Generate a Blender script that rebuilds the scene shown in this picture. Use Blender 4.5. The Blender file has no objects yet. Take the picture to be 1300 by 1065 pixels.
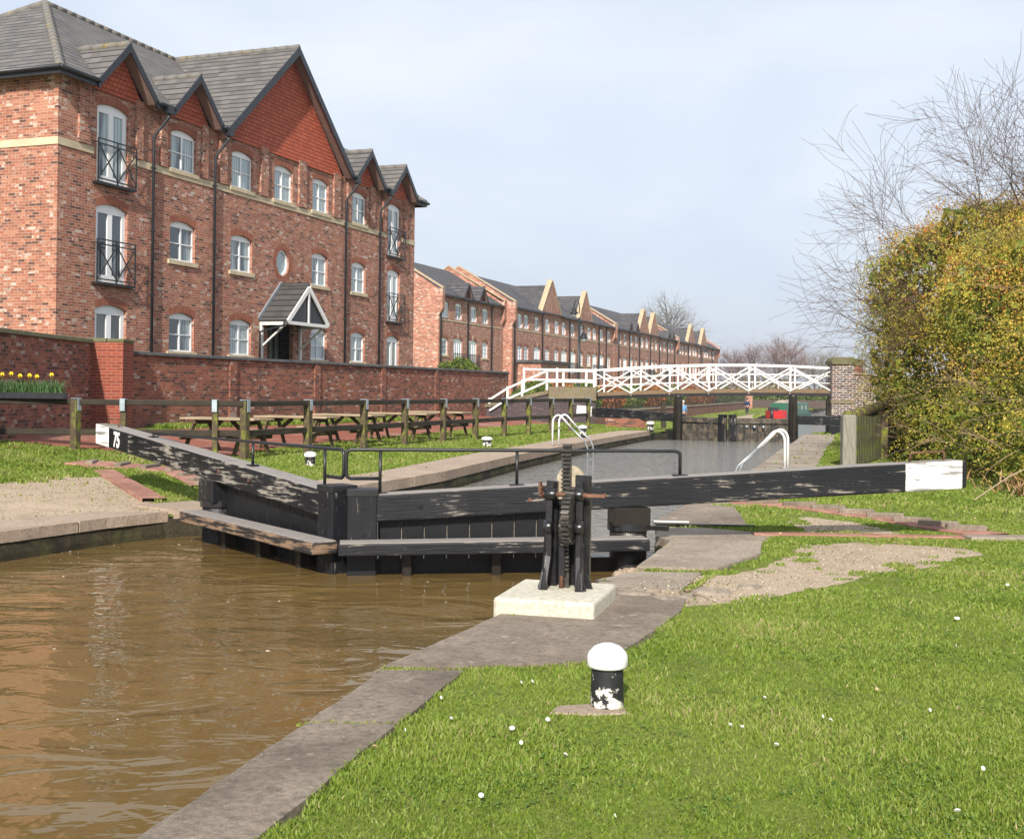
import bpy, bmesh, math, random
import numpy as np
from mathutils import Vector, Matrix, noise as mnoise
from mathutils.geometry import tessellate_polygon
R = math.radians
PI = math.pi
rng = random.Random(7)
nr = np.random.default_rng(11)
scene = bpy.context.scene
COL = scene.collection
ORG = {}

# ------------------------------------------------------------------ helpers
def tag(o, label=None, cat=None, group=None, kind=None):
    if label: o['label'] = label
    if cat: o['category'] = cat
    if group: o['group'] = group
    if kind: o['kind'] = kind
    return o

def thing(name, label, cat, loc=(0, 0, 0), rz=0.0, group=None, local=False):
    o = bpy.data.objects.new(name, None)
    COL.objects.link(o)
    o.location = loc
    o.rotation_euler = (0, 0, rz)
    o.empty_display_size = 0.2
    ORG[o.name] = Vector((0, 0, 0)) if local else Vector(loc)
    return tag(o, label, cat, group)

def dup(root, loc, rz=None, label=None):
    def cp(o, parent):
        c = o.copy()
        COL.objects.link(c)
        if parent is not None:
            c.parent = parent
        for ch in list(o.children):
            cp(ch, c)
        return c
    r = cp(root, None)
    r.location = loc
    if rz is not None:
        r.rotation_euler = (0, 0, rz)
    if label:
        r['label'] = label
    ORG[r.name] = Vector(loc)
    return r

def rotz(a):
    return Matrix.Rotation(a, 3, 'Z')

class MB:
    def __init__(s):
        s.v = []; s.f = []; s.mi = []; s.sm = []
    def add(s, vs, fs, mi=0, sm=False):
        b = len(s.v)
        s.v.extend([tuple(x) for x in vs])
        for f in fs:
            s.f.append(tuple(i + b for i in f)); s.mi.append(mi); s.sm.append(sm)
        return s
    def hexa(s, p, mi=0):
        # p: 4 bottom ccw, 4 top ccw
        return s.add(p, [(3, 2, 1, 0), (4, 5, 6, 7), (0, 1, 5, 4), (1, 2, 6, 5), (2, 3, 7, 6), (3, 0, 4, 7)], mi)
    def box(s, c, d, rz=0, mi=0, M=None):
        m = M if M is not None else rotz(rz)
        c = Vector(c)
        p = []
        for z in (-.5, .5):
            for x, y in ((-.5, -.5), (.5, -.5), (.5, .5), (-.5, .5)):
                p.append(c + m @ Vector((x * d[0], y * d[1], z * d[2])))
        return s.hexa(p, mi)
    def b2(s, x0, x1, y0, y1, z0, z1, mi=0):
        return s.box(((x0 + x1) / 2, (y0 + y1) / 2, (z0 + z1) / 2), (abs(x1 - x0), abs(y1 - y0), abs(z1 - z0)), 0, mi)
    def beam(s, a, b, w, h, mi=0, up=(0, 0, 1), w1=None, h1=None):
        a = Vector(a); b = Vector(b); d = (b - a).normalized()
        u = Vector(up)
        sd = d.cross(u)
        if sd.length < 1e-4: sd = d.cross(Vector((0, 1, 0)))
        sd.normalize(); u = sd.cross(d).normalized()
        w1 = w if w1 is None else w1; h1 = h if h1 is None else h1
        p = []
        for (hh0, hh1) in ((-.5, -.5), (.5, .5)):
            p += [a - sd * w / 2 + u * h * hh0, a + sd * w / 2 + u * h * hh0, b + sd * w1 / 2 + u * h1 * hh1, b - sd * w1 / 2 + u * h1 * hh1]
        return s.hexa(p, mi)
    def tube(s, pts, r, n=8, mi=0, sm=True, closed=False, caps=True):
        pts = [Vector(p) for p in pts]
        k = len(pts)
        rs = r if isinstance(r, (list, tuple)) else [r] * k
        vs = []; fs = []
        prev = None
        for i, p in enumerate(pts):
            if closed: t = pts[(i + 1) % k] - pts[i - 1]
            elif i == 0: t = pts[1] - p
            elif i == k - 1: t = p - pts[i - 1]
            else: t = (pts[i + 1] - p).normalized() + (p - pts[i - 1]).normalized()
            if t.length < 1e-9: t = Vector((0, 0, 1))
            t.normalize()
            if prev is None:
                a = Vector((0, 0, 1)) if abs(t.z) < .9 else Vector((1, 0, 0))
                u = (a - t * a.dot(t)).normalized()
            else:
                u = prev - t * prev.dot(t)
                u = u.normalized() if u.length > 1e-6 else Vector((1, 0, 0))
            prev = u
            w = t.cross(u)
            for j in range(n):
                an = 2 * PI * j / n
                vs.append(p + (u * math.cos(an) + w * math.sin(an)) * rs[i])
        m = k if closed else k - 1
        for i in range(m):
            for j in range(n):
                a = i * n + j; b = i * n + (j + 1) % n
                c = ((i + 1) % k) * n + (j + 1) % n; d = ((i + 1) % k) * n + j
                fs.append((a, b, c, d))
        if caps and not closed:
            fs.append(tuple(range(n - 1, -1, -1)))
            fs.append(tuple((k - 1) * n + j for j in range(n)))
        return s.add(vs, fs, mi, sm)
    def lathe(s, prof, c, n=20, mi=0, M=None, sm=True):
        c = Vector(c); vs = []; fs = []
        m = M if M is not None else Matrix.Identity(3)
        for (r, z) in prof:
            for j in range(n):
                a = 2 * PI * j / n
                vs.append(c + m @ Vector((r * math.cos(a), r * math.sin(a), z)))
        for i in range(len(prof) - 1):
            for j in range(n):
                fs.append((i * n + j, i * n + (j + 1) % n, (i + 1) * n + (j + 1) % n, (i + 1) * n + j))
        fs.append(tuple(range(n - 1, -1, -1)))
        fs.append(tuple((len(prof) - 1) * n + j for j in range(n)))
        return s.add(vs, fs, mi, sm)
    def prism(s, poly, o, ex, ey, dv, mi=0):
        # poly 2d in plane (ex,ey) at o, extruded by dv
        o = Vector(o); ex = Vector(ex); ey = Vector(ey); dv = Vector(dv)
        n = len(poly)
        a = [o + ex * x + ey * y for x, y in poly]
        b = [p + dv for p in a]
        fs = [(i, (i + 1) % n, n + (i + 1) % n, n + i) for i in range(n)]
        tri = tessellate_polygon([[Vector((x, y, 0)) for x, y in poly]])
        for t in tri:
            fs.append(tuple(t)); fs.append(tuple(n + i for i in reversed(t)))
        return s.add(a + b, fs, mi)
    def gear(s, c, r, w, nt, M, mi=0, th=.018):
        prof = []
        for i in range(nt):
            a0 = 2 * PI * i / nt
            for da, rr in ((0, r - th), (.25, r - th), (.35, r), (.75, r), (.85, r - th)):
                a = a0 + da * 2 * PI / nt
                prof.append((rr * math.cos(a), rr * math.sin(a)))
        M = Matrix(M)
        ex = M @ Vector((0, 1, 0)); ey = M @ Vector((0, 0, 1)); ax = M @ Vector((1, 0, 0))
        return s.prism(prof, Vector(c) - ax * w / 2, ex, ey, ax * w, mi)
    def build(s, name, mats, parent=None, loc=None, bevel=0.0, rz=0.0, fixn=True, uv=True, seg=1):
        me = bpy.data.meshes.new(name)
        v = np.array([list(x) for x in s.v], dtype=float).reshape(-1, 3)
        if parent is not None:
            v = v - np.array(ORG.get(parent.name, Vector((0, 0, 0))))
        elif loc is not None:
            v = v - np.array(loc)
        me.from_pydata([tuple(x) for x in v], [], s.f)
        if not isinstance(mats, (list, tuple)): mats = [mats]
        for m in mats: me.materials.append(m)
        me.polygons.foreach_set('material_index', s.mi)
        me.polygons.foreach_set('use_smooth', s.sm)
        if fixn:
            bm = bmesh.new(); bm.from_mesh(me)
            bmesh.ops.recalc_face_normals(bm, faces=bm.faces)
            bm.to_mesh(me); bm.free()
        if uv:
            ul = me.uv_layers.new(name='UVMap')
            Z = Vector((0, 0, 1))
            dat = np.zeros(len(me.loops) * 2)
            for p in me.polygons:
                n = p.normal
                if abs(n.z) > .93:
                    t = Vector((1, 0, 0)); b = Vector((0, 1, 0))
                else:
                    t = Z.cross(n).normalized(); b = n.cross(t)
                for li in p.loop_indices:
                    co = me.vertices[me.loops[li].vertex_index].co
                    dat[li * 2] = t.dot(co); dat[li * 2 + 1] = b.dot(co)
            ul.data.foreach_set('uv', dat)
        me.update()
        o = bpy.data.objects.new(name, me)
        COL.objects.link(o)
        if parent is not None:
            o.parent = parent
            ORG[o.name] = ORG.get(parent.name, Vector((0, 0, 0)))
        elif loc is not None:
            o.location = loc
            ORG[o.name] = Vector(loc)
            o.rotation_euler = (0, 0, rz)
        if bevel:
            b = o.modifiers.new('bevel', 'BEVEL'); b.width = bevel; b.segments = seg; b.limit_method = 'ANGLE'; b.angle_limit = R(40)
        return o

def fast_mesh(name, verts, faces_flat, counts, mat, attr=None, parent=None):
    me = bpy.data.meshes.new(name)
    if parent is not None: verts = verts - np.array(ORG.get(parent.name, (0, 0, 0)))
    nv = len(verts)
    me.vertices.add(nv); me.vertices.foreach_set('co', verts.astype(np.float32).ravel())
    me.loops.add(len(faces_flat)); me.loops.foreach_set('vertex_index', faces_flat.astype(np.int32))
    me.polygons.add(len(counts))
    st = np.concatenate([[0], np.cumsum(counts)[:-1]]).astype(np.int32)
    me.polygons.foreach_set('loop_start', st)
    if attr is not None:
        for k, a in attr.items():
            at = me.attributes.new(k, 'FLOAT', 'POINT'); at.data.foreach_set('value', a.astype(np.float32))
    me.update(calc_edges=True); me.validate()
    me.materials.append(mat)
    o = bpy.data.objects.new(name, me); COL.objects.link(o)
    if parent is not None: o.parent = parent
    return o

# ------------------------------------------------------------------ materials
class NT:
    def __init__(s, name):
        s.m = bpy.data.materials.new(name); s.m.use_nodes = True
        s.t = s.m.node_tree; s.n = s.t.nodes; s.l = s.t.links
        s.bsdf = s.n['Principled BSDF']
        s.out = s.n['Material Output']
    def new(s, ty, **k):
        n = s.n.new(ty)
        for a, b in k.items(): setattr(n, a, b)
        return n
    def link(s, a, b): s.l.new(a, b)
    def inp(s, sock, v):
        if hasattr(v, 'is_linked') or isinstance(v, bpy.types.NodeSocket): s.link(v, sock)
        else: sock.default_value = v
    def uv(s, sc=(1, 1, 1), kind='UV'):
        tc = s.new('ShaderNodeTexCoord'); mp = s.new('ShaderNodeMapping')
        s.link(tc.outputs[kind], mp.inputs[0]); mp.inputs['Scale'].default_value = sc
        return mp.outputs[0]
    def noise(s, vec, sc, det=4, rough=.55, dist=0):
        n = s.new('ShaderNodeTexNoise'); s.link(vec, n.inputs['Vector'])
        n.inputs['Scale'].default_value = sc; n.inputs['Detail'].default_value = det
        n.inputs['Roughness'].default_value = rough; n.inputs['Distortion'].default_value = dist
        return n.outputs['Fac']
    def ramp(s, fac, stops, mode='LINEAR'):
        n = s.new('ShaderNodeValToRGB'); n.color_ramp.interpolation = mode
        e = n.color_ramp.elements
        while len(e) < len(stops): e.new(.5)
        for i, (p, c) in enumerate(stops):
            e[i].position = p
            e[i].color = (c, c, c, 1) if isinstance(c, (int, float)) else (c[0], c[1], c[2], 1)
        s.link(fac, n.inputs[0])
        return n.outputs[0]
    def mix(s, f, a, b, mode='MIX'):
        n = s.new('ShaderNodeMix', data_type='RGBA', blend_type=mode)
        for sock, v in ((n.inputs[0], f), (n.inputs[6], a), (n.inputs[7], b)):
            if isinstance(v, bpy.types.NodeSocket): s.link(v, sock)
            elif isinstance(v, (int, float)): sock.default_value = v
            else: sock.default_value = (v[0], v[1], v[2], 1)
        return n.outputs[2]
    def math(s, op, a, b=0.0, clamp=False):
        n = s.new('ShaderNodeMath', operation=op); n.use_clamp = clamp
        for sock, v in ((n.inputs[0], a), (n.inputs[1], b)):
            if isinstance(v, bpy.types.NodeSocket): s.link(v, sock)
            else: sock.default_value = v
        return n.outputs[0]
    def attr(s, name):
        n = s.new('ShaderNodeAttribute'); n.attribute_name = name
        return n.outputs['Fac']
    def bump(s, h, strength=.5, dist=.01, nrm=None):
        b = s.new('ShaderNodeBump'); b.inputs['Strength'].default_value = strength; b.inputs['Distance'].default_value = dist
        s.link(h, b.inputs['Height'])
        if nrm is not None: s.link(nrm, b.inputs['Normal'])
        s.link(b.outputs[0], s.bsdf.inputs['Normal'])
        return b.outputs[0]
    def col(s, c):
        if isinstance(c, bpy.types.NodeSocket): s.link(c, s.bsdf.inputs['Base Color'])
        else: s.bsdf.inputs['Base Color'].default_value = (c[0], c[1], c[2], 1)
    def set(s, rough=.7, spec=.5, metal=0.0):
        s.inp(s.bsdf.inputs['Roughness'], rough)
        s.bsdf.inputs['Specular IOR Level'].default_value = spec
        s.bsdf.inputs['Metallic'].default_value = metal
        return s.m

def m_plain(name, c, rough=.6, spec=.4, metal=0.0, var=.15, sc=6.0, kind='Object'):
    t = NT(name); v = t.uv(kind=kind)
    n = t.noise(v, sc, 5)
    lo = tuple(x * (1 - var) for x in c); hi = tuple(min(1, x * (1 + var)) for x in c)
    t.col(t.ramp(n, [(.3, lo), (.7, hi)]))
    return t.set(rough, spec, metal)

def m_brick(name, stops, mortar, bw=.225, rh=.075, white=.0, msize=.006, stain=.25):
    t = NT(name); v = t.uv()
    b = t.new('ShaderNodeTexBrick'); t.link(v, b.inputs['Vector'])
    b.offset = .5; b.inputs['Color1'].default_value = (0, 0, 0, 1); b.inputs['Color2'].default_value = (1, 1, 1, 1)
    b.inputs['Mortar'].default_value = (.5, .5, .5, 1)
    b.inputs['Scale'].default_value = 1; b.inputs['Brick Width'].default_value = bw; b.inputs['Row Height'].default_value = rh
    b.inputs['Mortar Size'].default_value = msize; b.inputs['Mortar Smooth'].default_value = .3; b.inputs['Bias'].default_value = 0
    # cluster the per-brick value a little
    g = t.new('ShaderNodeSeparateColor'); t.link(b.outputs['Color'], g.inputs[0])
    n1 = t.noise(v, 3.0, 3)
    val = t.math('ADD', g.outputs[0], t.math('MULTIPLY', t.math('SUBTRACT', n1, .5), .35), True)
    c = t.ramp(val, stops, 'CONSTANT')
    n2 = t.noise(v, 40, 3)
    c = t.mix(t.math('MULTIPLY', n2, .45), c, (.12, .05, .035), 'MIX')
    if white > 0:
        n3 = t.noise(v, 2.6, 5, .7)
        n5 = t.noise(v, 9, 4, .75)
        wm = t.ramp(t.math('ADD', t.math('MULTIPLY', n3, .25), t.math('ADD', t.math('MULTIPLY', n5, .45), t.math('MULTIPLY', t.math('FRACT', t.math('MULTIPLY', g.outputs[0], 7.3)), .3))), [(.66 - white * .12, 0.0), (.71 - white * .12, 1.0)])
        c = t.mix(t.math('MULTIPLY', wm, .7), c, (.62, .54, .46))
    c = t.mix(b.outputs['Fac'], c, mortar)
    n4 = t.noise(v, .6, 4)
    st_ = t.noise(t.uv((2.2, .16, 1)), 1.0, 4, .6)
    c = t.mix(t.math('MULTIPLY', t.ramp(st_, [(.50, 0.0), (.72, 1.0)]), .30), c, (.10, .055, .045))
    c = t.mix(t.math('MULTIPLY', t.ramp(n4, [(.35, 1.0), (.65, 0.0)]), stain), c, (.09, .05, .04))
    t.col(c)
    h = t.math('SUBTRACT', 1.0, b.outputs['Fac'])
    t.bump(t.math('ADD', h, t.math('MULTIPLY', n2, .5)), .6, .008)
    return t.set(.9, .2)

BR = [(0, (.12, .06, .05)), (.09, (.33, .13, .085)), (.26, (.44, .18, .115)), (.44, (.39, .13, .08)), (.60, (.52, .235, .15)), (.78, (.22, .10, .08)), (.83, (.43, .165, .105)), (.975, (.60, .52, .45))]
M = {}
M['brick'] = m_brick('red multi brick', BR, (.46, .36, .29), white=.3, stain=.15)
M['brick_sun'] = M['brick']
M['brick_far'] = m_brick('terrace brick', [(0, (.28, .13, .10)), (.25, (.52, .225, .155)), (.5, (.46, .17, .115)), (.7, (.56, .27, .19)), (.9, (.64, .50, .42))], (.45, .33, .27), white=.1, stain=.12)
M['brick_wall'] = m_brick('old garden wall brick', [(0, (.09, .045, .04)), (.17, (.28, .09, .055)), (.45, (.36, .12, .07)), (.66, (.16, .065, .05)), (.76, (.40, .15, .09)), (.96, (.5, .42, .36))], (.27, .20, .155), white=.2, stain=.35)
M['brick_red'] = m_brick('deep red brick', [(0, (.26, .05, .028)), (.5, (.36, .075, .04)), (.8, (.30, .07, .045))], (.33, .17, .12), white=0, stain=.35, msize=.009)
M['brick_blue'] = m_brick('blue engineering brick', [(0, (.022, .024, .034)), (.4, (.035, .037, .05)), (.7, (.055, .05, .06)), (.9, (.10, .07, .07))], (.13, .13, .14), white=0, stain=.2, msize=.009)
M['brick_pier'] = m_brick('mixed blue and buff brick', [(0, (.05, .045, .06)), (.3, (.11, .09, .095)), (.55, (.07, .06, .075)), (.72, (.22, .12, .09)), (.9, (.28, .18, .14))], (.48, .45, .41), white=.2, msize=.016, bw=.27, rh=.095)
M['soldier'] = m_brick('soldier course brick', [(0, (.34, .10, .055)), (.5, (.40, .13, .07)), (.8, (.28, .08, .05))], (.30, .20, .15), bw=.075, rh=.225, white=0, stain=.1)
M['tilehang'] = None

def m_tiles(name, a, b, course=.3, moss=.3):
    t = NT(name); v = t.uv()
    sx = t.new('ShaderNodeSeparateXYZ'); t.link(v, sx.inputs[0])
    fr = t.math('FRACT', t.math('DIVIDE', sx.outputs[1], course))
    n = t.noise(v, 2.2, 5); n2 = t.noise(t.uv((3, 1 / course, 1)), 1.0, 2)
    br = t.new('ShaderNodeTexBrick'); t.link(v, br.inputs['Vector']); br.offset = .5
    br.inputs['Color1'].default_value = (0, 0, 0, 1); br.inputs['Color2'].default_value = (1, 1, 1, 1)
    br.inputs['Scale'].default_value = 1; br.inputs['Brick Width'].default_value = .33; br.inputs['Row Height'].default_value = course
    br.inputs['Mortar Size'].default_value = .004; br.inputs['Mortar'].default_value = (.3, .3, .3, 1)
    g = t.new('ShaderNodeSeparateColor'); t.link(br.outputs['Color'], g.inputs[0])
    c = t.mix(g.outputs[0], a, b)
    c = t.mix(t.math('MULTIPLY', t.ramp(n, [(.4, 0.0), (.75, 1.0)]), moss), c, (.20, .17, .08))
    c = t.mix(t.ramp(fr, [(.0, 1.0), (.13, 1.0), (.20, 0.0)]), c, (.012, .012, .014))  # dark course line: shade at each tile's front edge, put in the colour
    t.col(c)
    t.bump(t.math('ADD', t.math('SUBTRACT', 1.0, fr), t.math('MULTIPLY', n2, .15)), 1.0, .03)
    return t.set(.75, .3)
M['tiles'] = m_tiles('grey concrete roof tiles', (.085, .08, .08), (.14, .13, .125), moss=.15)
M['tiles_far'] = m_tiles('dark terrace roof tiles', (.055, .055, .062), (.095, .09, .095), .34, .05)
M['tiles_porch'] = m_tiles('porch roof tiles', (.05, .048, .052), (.075, .07, .07), .30, .05)

def m_hang():
    t = NT('terracotta hung tiles'); v = t.uv()
    b = t.new('ShaderNodeTexBrick'); t.link(v, b.inputs['Vector']); b.offset = .5
    b.inputs['Color1'].default_value = (.40, .085, .045, 1); b.inputs['Color2'].default_value = (.54, .13, .065, 1)
    b.inputs['Mortar'].default_value = (.06, .012, .008, 1)
    b.inputs['Scale'].default_value = 1; b.inputs['Brick Width'].default_value = .17; b.inputs['Row Height'].default_value = .13
    b.inputs['Mortar Size'].default_value = .008
    t.col(t.mix(t.math('MULTIPLY', t.noise(v, 5, 4), .4), b.outputs['Color'], (.22, .05, .03)))
    sx = t.new('ShaderNodeSeparateXYZ'); t.link(v, sx.inputs[0])
    fr = t.math('FRACT', t.math('DIVIDE', sx.outputs[1], .13))
    t.bump(t.math('SUBTRACT', t.math('SUBTRACT', 1.0, fr), b.outputs['Fac']), .9, .02)
    return t.set(.8, .25)
M['tilehang'] = m_hang()

M['white'] = m_plain('white upvc', (.78, .79, .80), .35, .5, var=.03)
M['white_paint'] = m_plain('white painted timber', (.70, .70, .68), .55, .3, var=.12, sc=14)
M['fascia'] = m_plain('black gutter plastic', (.014, .016, .022), .4, .5, var=.3)
M['soffit'] = m_plain('brown soffit', (.24, .16, .14), .6, .3)
M['lead'] = m_plain('lead flashing', (.22, .25, .28), .5, .4)
M['stone_buff'] = m_plain('buff stone dressing', (.50, .42, .29), .85, .2, var=.15, sc=3)
M['stone_far'] = m_plain('terrace stone coping', (.40, .31, .205), .85, .2, var=.15, sc=3)
M['iron'] = m_plain('black ironwork', (.012, .013, .015), .4, .5, var=.3)
M['galv'] = m_plain('galvanised strap', (.42, .50, .56), .35, .5, .6, var=.2)
M['steel_white'] = m_plain('white painted steel tube', (.72, .74, .76), .35, .5, var=.12, sc=9)
M['steel_grey'] = m_plain('bare steel tube', (.34, .37, .40), .35, .5, .5, var=.3, sc=9)

def m_ridge():
    t = NT('lichened ridge tiles'); v = t.uv(kind='Object')
    t.col(t.mix(t.ramp(t.noise(v, 2.4, 6, .7), [(.56, 0.0), (.68, 1.0)]), (.16, .15, .14), (.26, .20, .06)))
    t.bump(t.noise(v, 9, 3), .5, .02)
    return t.set(.85, .2)
M['ridge'] = m_ridge()

def m_glass(name, c1, c2, c3):
    t = NT(name); v = t.uv()
    w = t.new('ShaderNodeTexWave'); t.link(v, w.inputs['Vector']); w.inputs['Scale'].default_value = 2.6
    w.inputs['Distortion'].default_value = 1.5; w.inputs['Detail'].default_value = 2
    n = t.noise(t.uv((1, .25, 1)), .9, 2)
    oi = t.new('ShaderNodeObjectInfo')
    m = t.ramp(t.math('ADD', t.math('MULTIPLY', n, .7), t.math('MULTIPLY', oi.outputs['Random'], .35)), [(.44, 0.0), (.50, 1.0)])
    cur = t.mix(w.outputs['Fac'], c2, c3)
    t.col(t.mix(m, c1, cur))
    m_ = t.set(.04, .8)
    t.bsdf.inputs['Coat Weight'].default_value = .6
    t.bump(t.noise(v, 1.7, 2), .05, .02)
    return m_
M['pane'] = m_glass('window glass with curtain behind', (.03, .045, .06), (.20, .27, .29), (.42, .49, .50))
M['pane_far'] = m_glass('terrace window glass', (.09, .13, .16), (.38, .45, .50), (.56, .62, .66))
M['pane_door'] = m_glass('door glass', (.03, .035, .035), (.10, .13, .12), (.22, .24, .16))

def m_blackwood(name, axis='u', wear=.5, c0=(.0065, .007, .009), c1=(.30, .27, .23), rough=.45):
    t = NT(name)
    sc = (1.2, 14, 14) if axis == 'u' else (14, 1.2, 14)
    v = t.uv(sc); v0 = t.uv()
    n = t.noise(v, 1.6, 8, .7, .4); nb = t.noise(v0, 2.1, 5, .6)
    k = .66 - .22 * wear
    mask = t.ramp(t.math('ADD', t.math('MULTIPLY', n, .66), t.math('MULTIPLY', nb, .34)), [(k - .01, 0.0), (k + .03, 1.0)])
    wood = t.ramp(t.noise(v, 4, 6, .7), [(.3, tuple(x * .45 for x in c1)), (.7, c1)])
    paint = t.ramp(nb, [(.3, c0), (.7, tuple(x * 2.0 for x in c0))])
    t.col(t.mix(mask, paint, wood))
    t.bump(t.math('SUBTRACT', t.noise(v, 3, 6, .7), t.math('MULTIPLY', mask, .4)), .7, .008)
    return t.set(t.math('ADD', rough, t.math('MULTIPLY', mask, .35)), .30)
M['bw'] = m_blackwood('worn black beam paint', 'u', .42)
M['bw_heavy'] = m_blackwood('heavily peeled black paint', 'u', .62, c1=(.33, .30, .26))
M['bw_clean'] = m_blackwood('fresh black paint behind the number', 'u', .05)
M['bw_post'] = m_blackwood('black post paint', 'v', .36)
M['bw_plank'] = m_blackwood('dark gate planks', 'v', .12, c0=(.005, .0055, .007), c1=(.08, .08, .08))
M['tread'] = m_blackwood('grey worn footboard', 'u', 1.3, c0=(.03, .03, .03), c1=(.33, .30, .28))
M['wetwood'] = m_blackwood('wet mossy timber', 'v', .35, c0=(.013, .011, .009), c1=(.07, .06, .03), rough=.3)
M['rustwood'] = m_blackwood('footboard edge', 'u', .72, c0=(.018, .017, .018), c1=(.30, .20, .13))
M['greywood'] = m_blackwood('weathered grey timber', 'u', .9, c0=(.10, .09, .07), c1=(.30, .27, .23), rough=.7)
M['fencewood'] = m_blackwood('old fence timber', 'u', .6, c0=(.022, .018, .013), c1=(.075, .062, .04), rough=.8)

def m_moss(name, base, moss, axis='v', amt=.5):
    t = NT(name); v = t.uv((12, 1.2, 12) if axis == 'v' else (1.2, 12, 12)); v0 = t.uv()
    g = t.ramp(t.noise(v, 2.2, 7, .7), [(.3, tuple(x * .5 for x in base)), (.7, base)])
    m = t.ramp(t.noise(v0, 3.2, 5, .65), [(.62 - amt * .25, 0.0), (.70 - amt * .2, 1.0)])
    t.col(t.mix(m, g, moss)); t.bump(t.noise(v, 3, 6), .7, .01)
    return t.set(.85, .2)
M['mosspost'] = m_moss('mossy fence post', (.115, .088, .055), (.17, .19, .03))
M['mossboard'] = m_moss('mossy boards', (.13, .12, .08), (.13, .17, .03), 'v', .6)
M['greypost'] = m_moss('grey split post', (.30, .28, .24), (.14, .15, .06), 'v', .05)
M['tablewood'] = m_moss('picnic table timber', (.42, .33, .22), (.25, .22, .14), 'u', .2)
M['tablewood_dark'] = m_moss('picnic table frame', (.12, .085, .05), (.13, .13, .04), 'v', .5)
M['deckwood'] = m_moss('bridge deck timber', (.24, .165, .105), (.16, .15, .08), 'u', .2)

def m_whitewood():
    t = NT('cracked white paint'); v = t.uv((1.0, 16, 16)); v0 = t.uv()
    cr = t.ramp(t.noise(v, 1.5, 8, .65, .6), [(.555, 0.0), (.585, 1.0)])
    g = t.ramp(t.noise(v0, 3, 4), [(.35, (.66, .66, .65)), (.7, (.82, .82, .81))])
    t.col(t.mix(t.math('MULTIPLY', cr, .9), g, (.18, .17, .16))); t.bump(t.math('SUBTRACT', 1.0, cr), .6, .006)
    return t.set(.6, .35)
M['whitewood'] = m_whitewood()

def m_stone(name, a, b, spots=.3, sc=1.4, moss=.0, rough=.9):
    t = NT(name); v = t.uv(kind='Object')
    n = t.noise(v, sc, 8, .7, .3); n2 = t.noise(v, 26, 8, .8); n3 = t.noise(v, sc * 3.7, 8, .75, .4)
    c = t.ramp(n, [(.32, a), (.68, b)])
    c = t.mix(t.math('MULTIPLY', t.ramp(n2, [(.40, 0.0), (.62, 1.0)]), .55), c, tuple(x * .42 for x in a))
    c = t.mix(t.math('MULTIPLY', t.ramp(n3, [(.60, 0.0), (.68, 1.0)]), spots), c, tuple(min(1, x * 1.8) for x in b))
    if sc < 1.5: c = t.mix(t.math('MULTIPLY', t.ramp(t.noise(v, 9, 8, .8), [(.55, 0.0), (.62, 1.0)]), .5), c, tuple(x * .5 for x in a))
    if moss: c = t.mix(t.math('MULTIPLY', t.ramp(t.noise(v, 2.4, 6, .7), [(.5, 0.0), (.6, 1.0)]), moss), c, (.10, .11, .025))
    t.col(c); t.bump(t.math('ADD', n2, t.math('MULTIPLY', n, 1.5)), .8, .022)
    return t.set(rough, .25)
M['slab'] = m_stone('dark coping slab', (.16, .128, .10), (.38, .315, .25), .5, .9)
M['slab_pale'] = m_stone('pale coping slab', (.25, .205, .16), (.48, .405, .325), .4, 1.0)
M['slab_pink'] = m_stone('pinkish sandstone coping', (.36, .275, .21), (.50, .40, .31), .2)
M['lockwall'] = m_stone('wet mossy lock wall', (.020, .017, .011), (.075, .062, .036), .30, 1.1, .35)
M['creampaint'] = m_stone('cream painted concrete', (.64, .60, .49), (.73, .69, .58), .08, 3.0)
M['creamdirty'] = m_stone('worn cream paint', (.42, .36, .25), (.62, .55, .42), .1, 5.0)
M['abut'] = m_stone('weathered sandstone parapet', (.17, .14, .095), (.29, .24, .165), .15, 1.2, .35)
M['capstone'] = m_stone('lichened round coping', (.13, .12, .075), (.20, .185, .11), .1, 2.0, .5)
M['coping_grey'] = m_stone('dark grey wall coping', (.06, .06, .065), (.12, .12, .12), .1, 2.0)
M['brickstrip'] = m_brick('pink brick setts', [(0, (.42, .20, .15)), (.5, (.52, .28, .21)), (.8, (.36, .18, .14))], (.26, .18, .14), bw=.22, rh=.11, stain=.35)
M['rustiron'] = m_plain('rusty iron', (.15, .075, .05), .7, .3, .2, var=.5, sc=12)
M['castiron'] = m_plain('black cast iron', (.013, .013, .015), .28, .6, 0, var=.5, sc=20)
M['gearsteel'] = m_plain('greasy gear iron', (.075, .068, .060), .33, .6, .5, var=.6, sc=30)

def m_bollard():
    t = NT('flaking black and white bollard paint'); v = t.uv(kind='Object')
    sx = t.new('ShaderNodeSeparateXYZ'); t.link(v, sx.inputs[0])
    n = t.noise(v, 16, 7, .7)
    lo = t.ramp(sx.outputs[2], [(.0, .30), (.05, .55), (.10, .38), (.16, .06), (.24, .0)])
    k = t.ramp(t.math('ADD', n, t.math('MULTIPLY', lo, .28)), [(.62, 0.0), (.66, 1.0)])
    t.col(t.mix(k, (.015, .016, .018), (.62, .60, .54))); t.bump(n, .6, .006)
    return t.set(.55, .4)
M['bollard'] = m_bollard()

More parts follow.
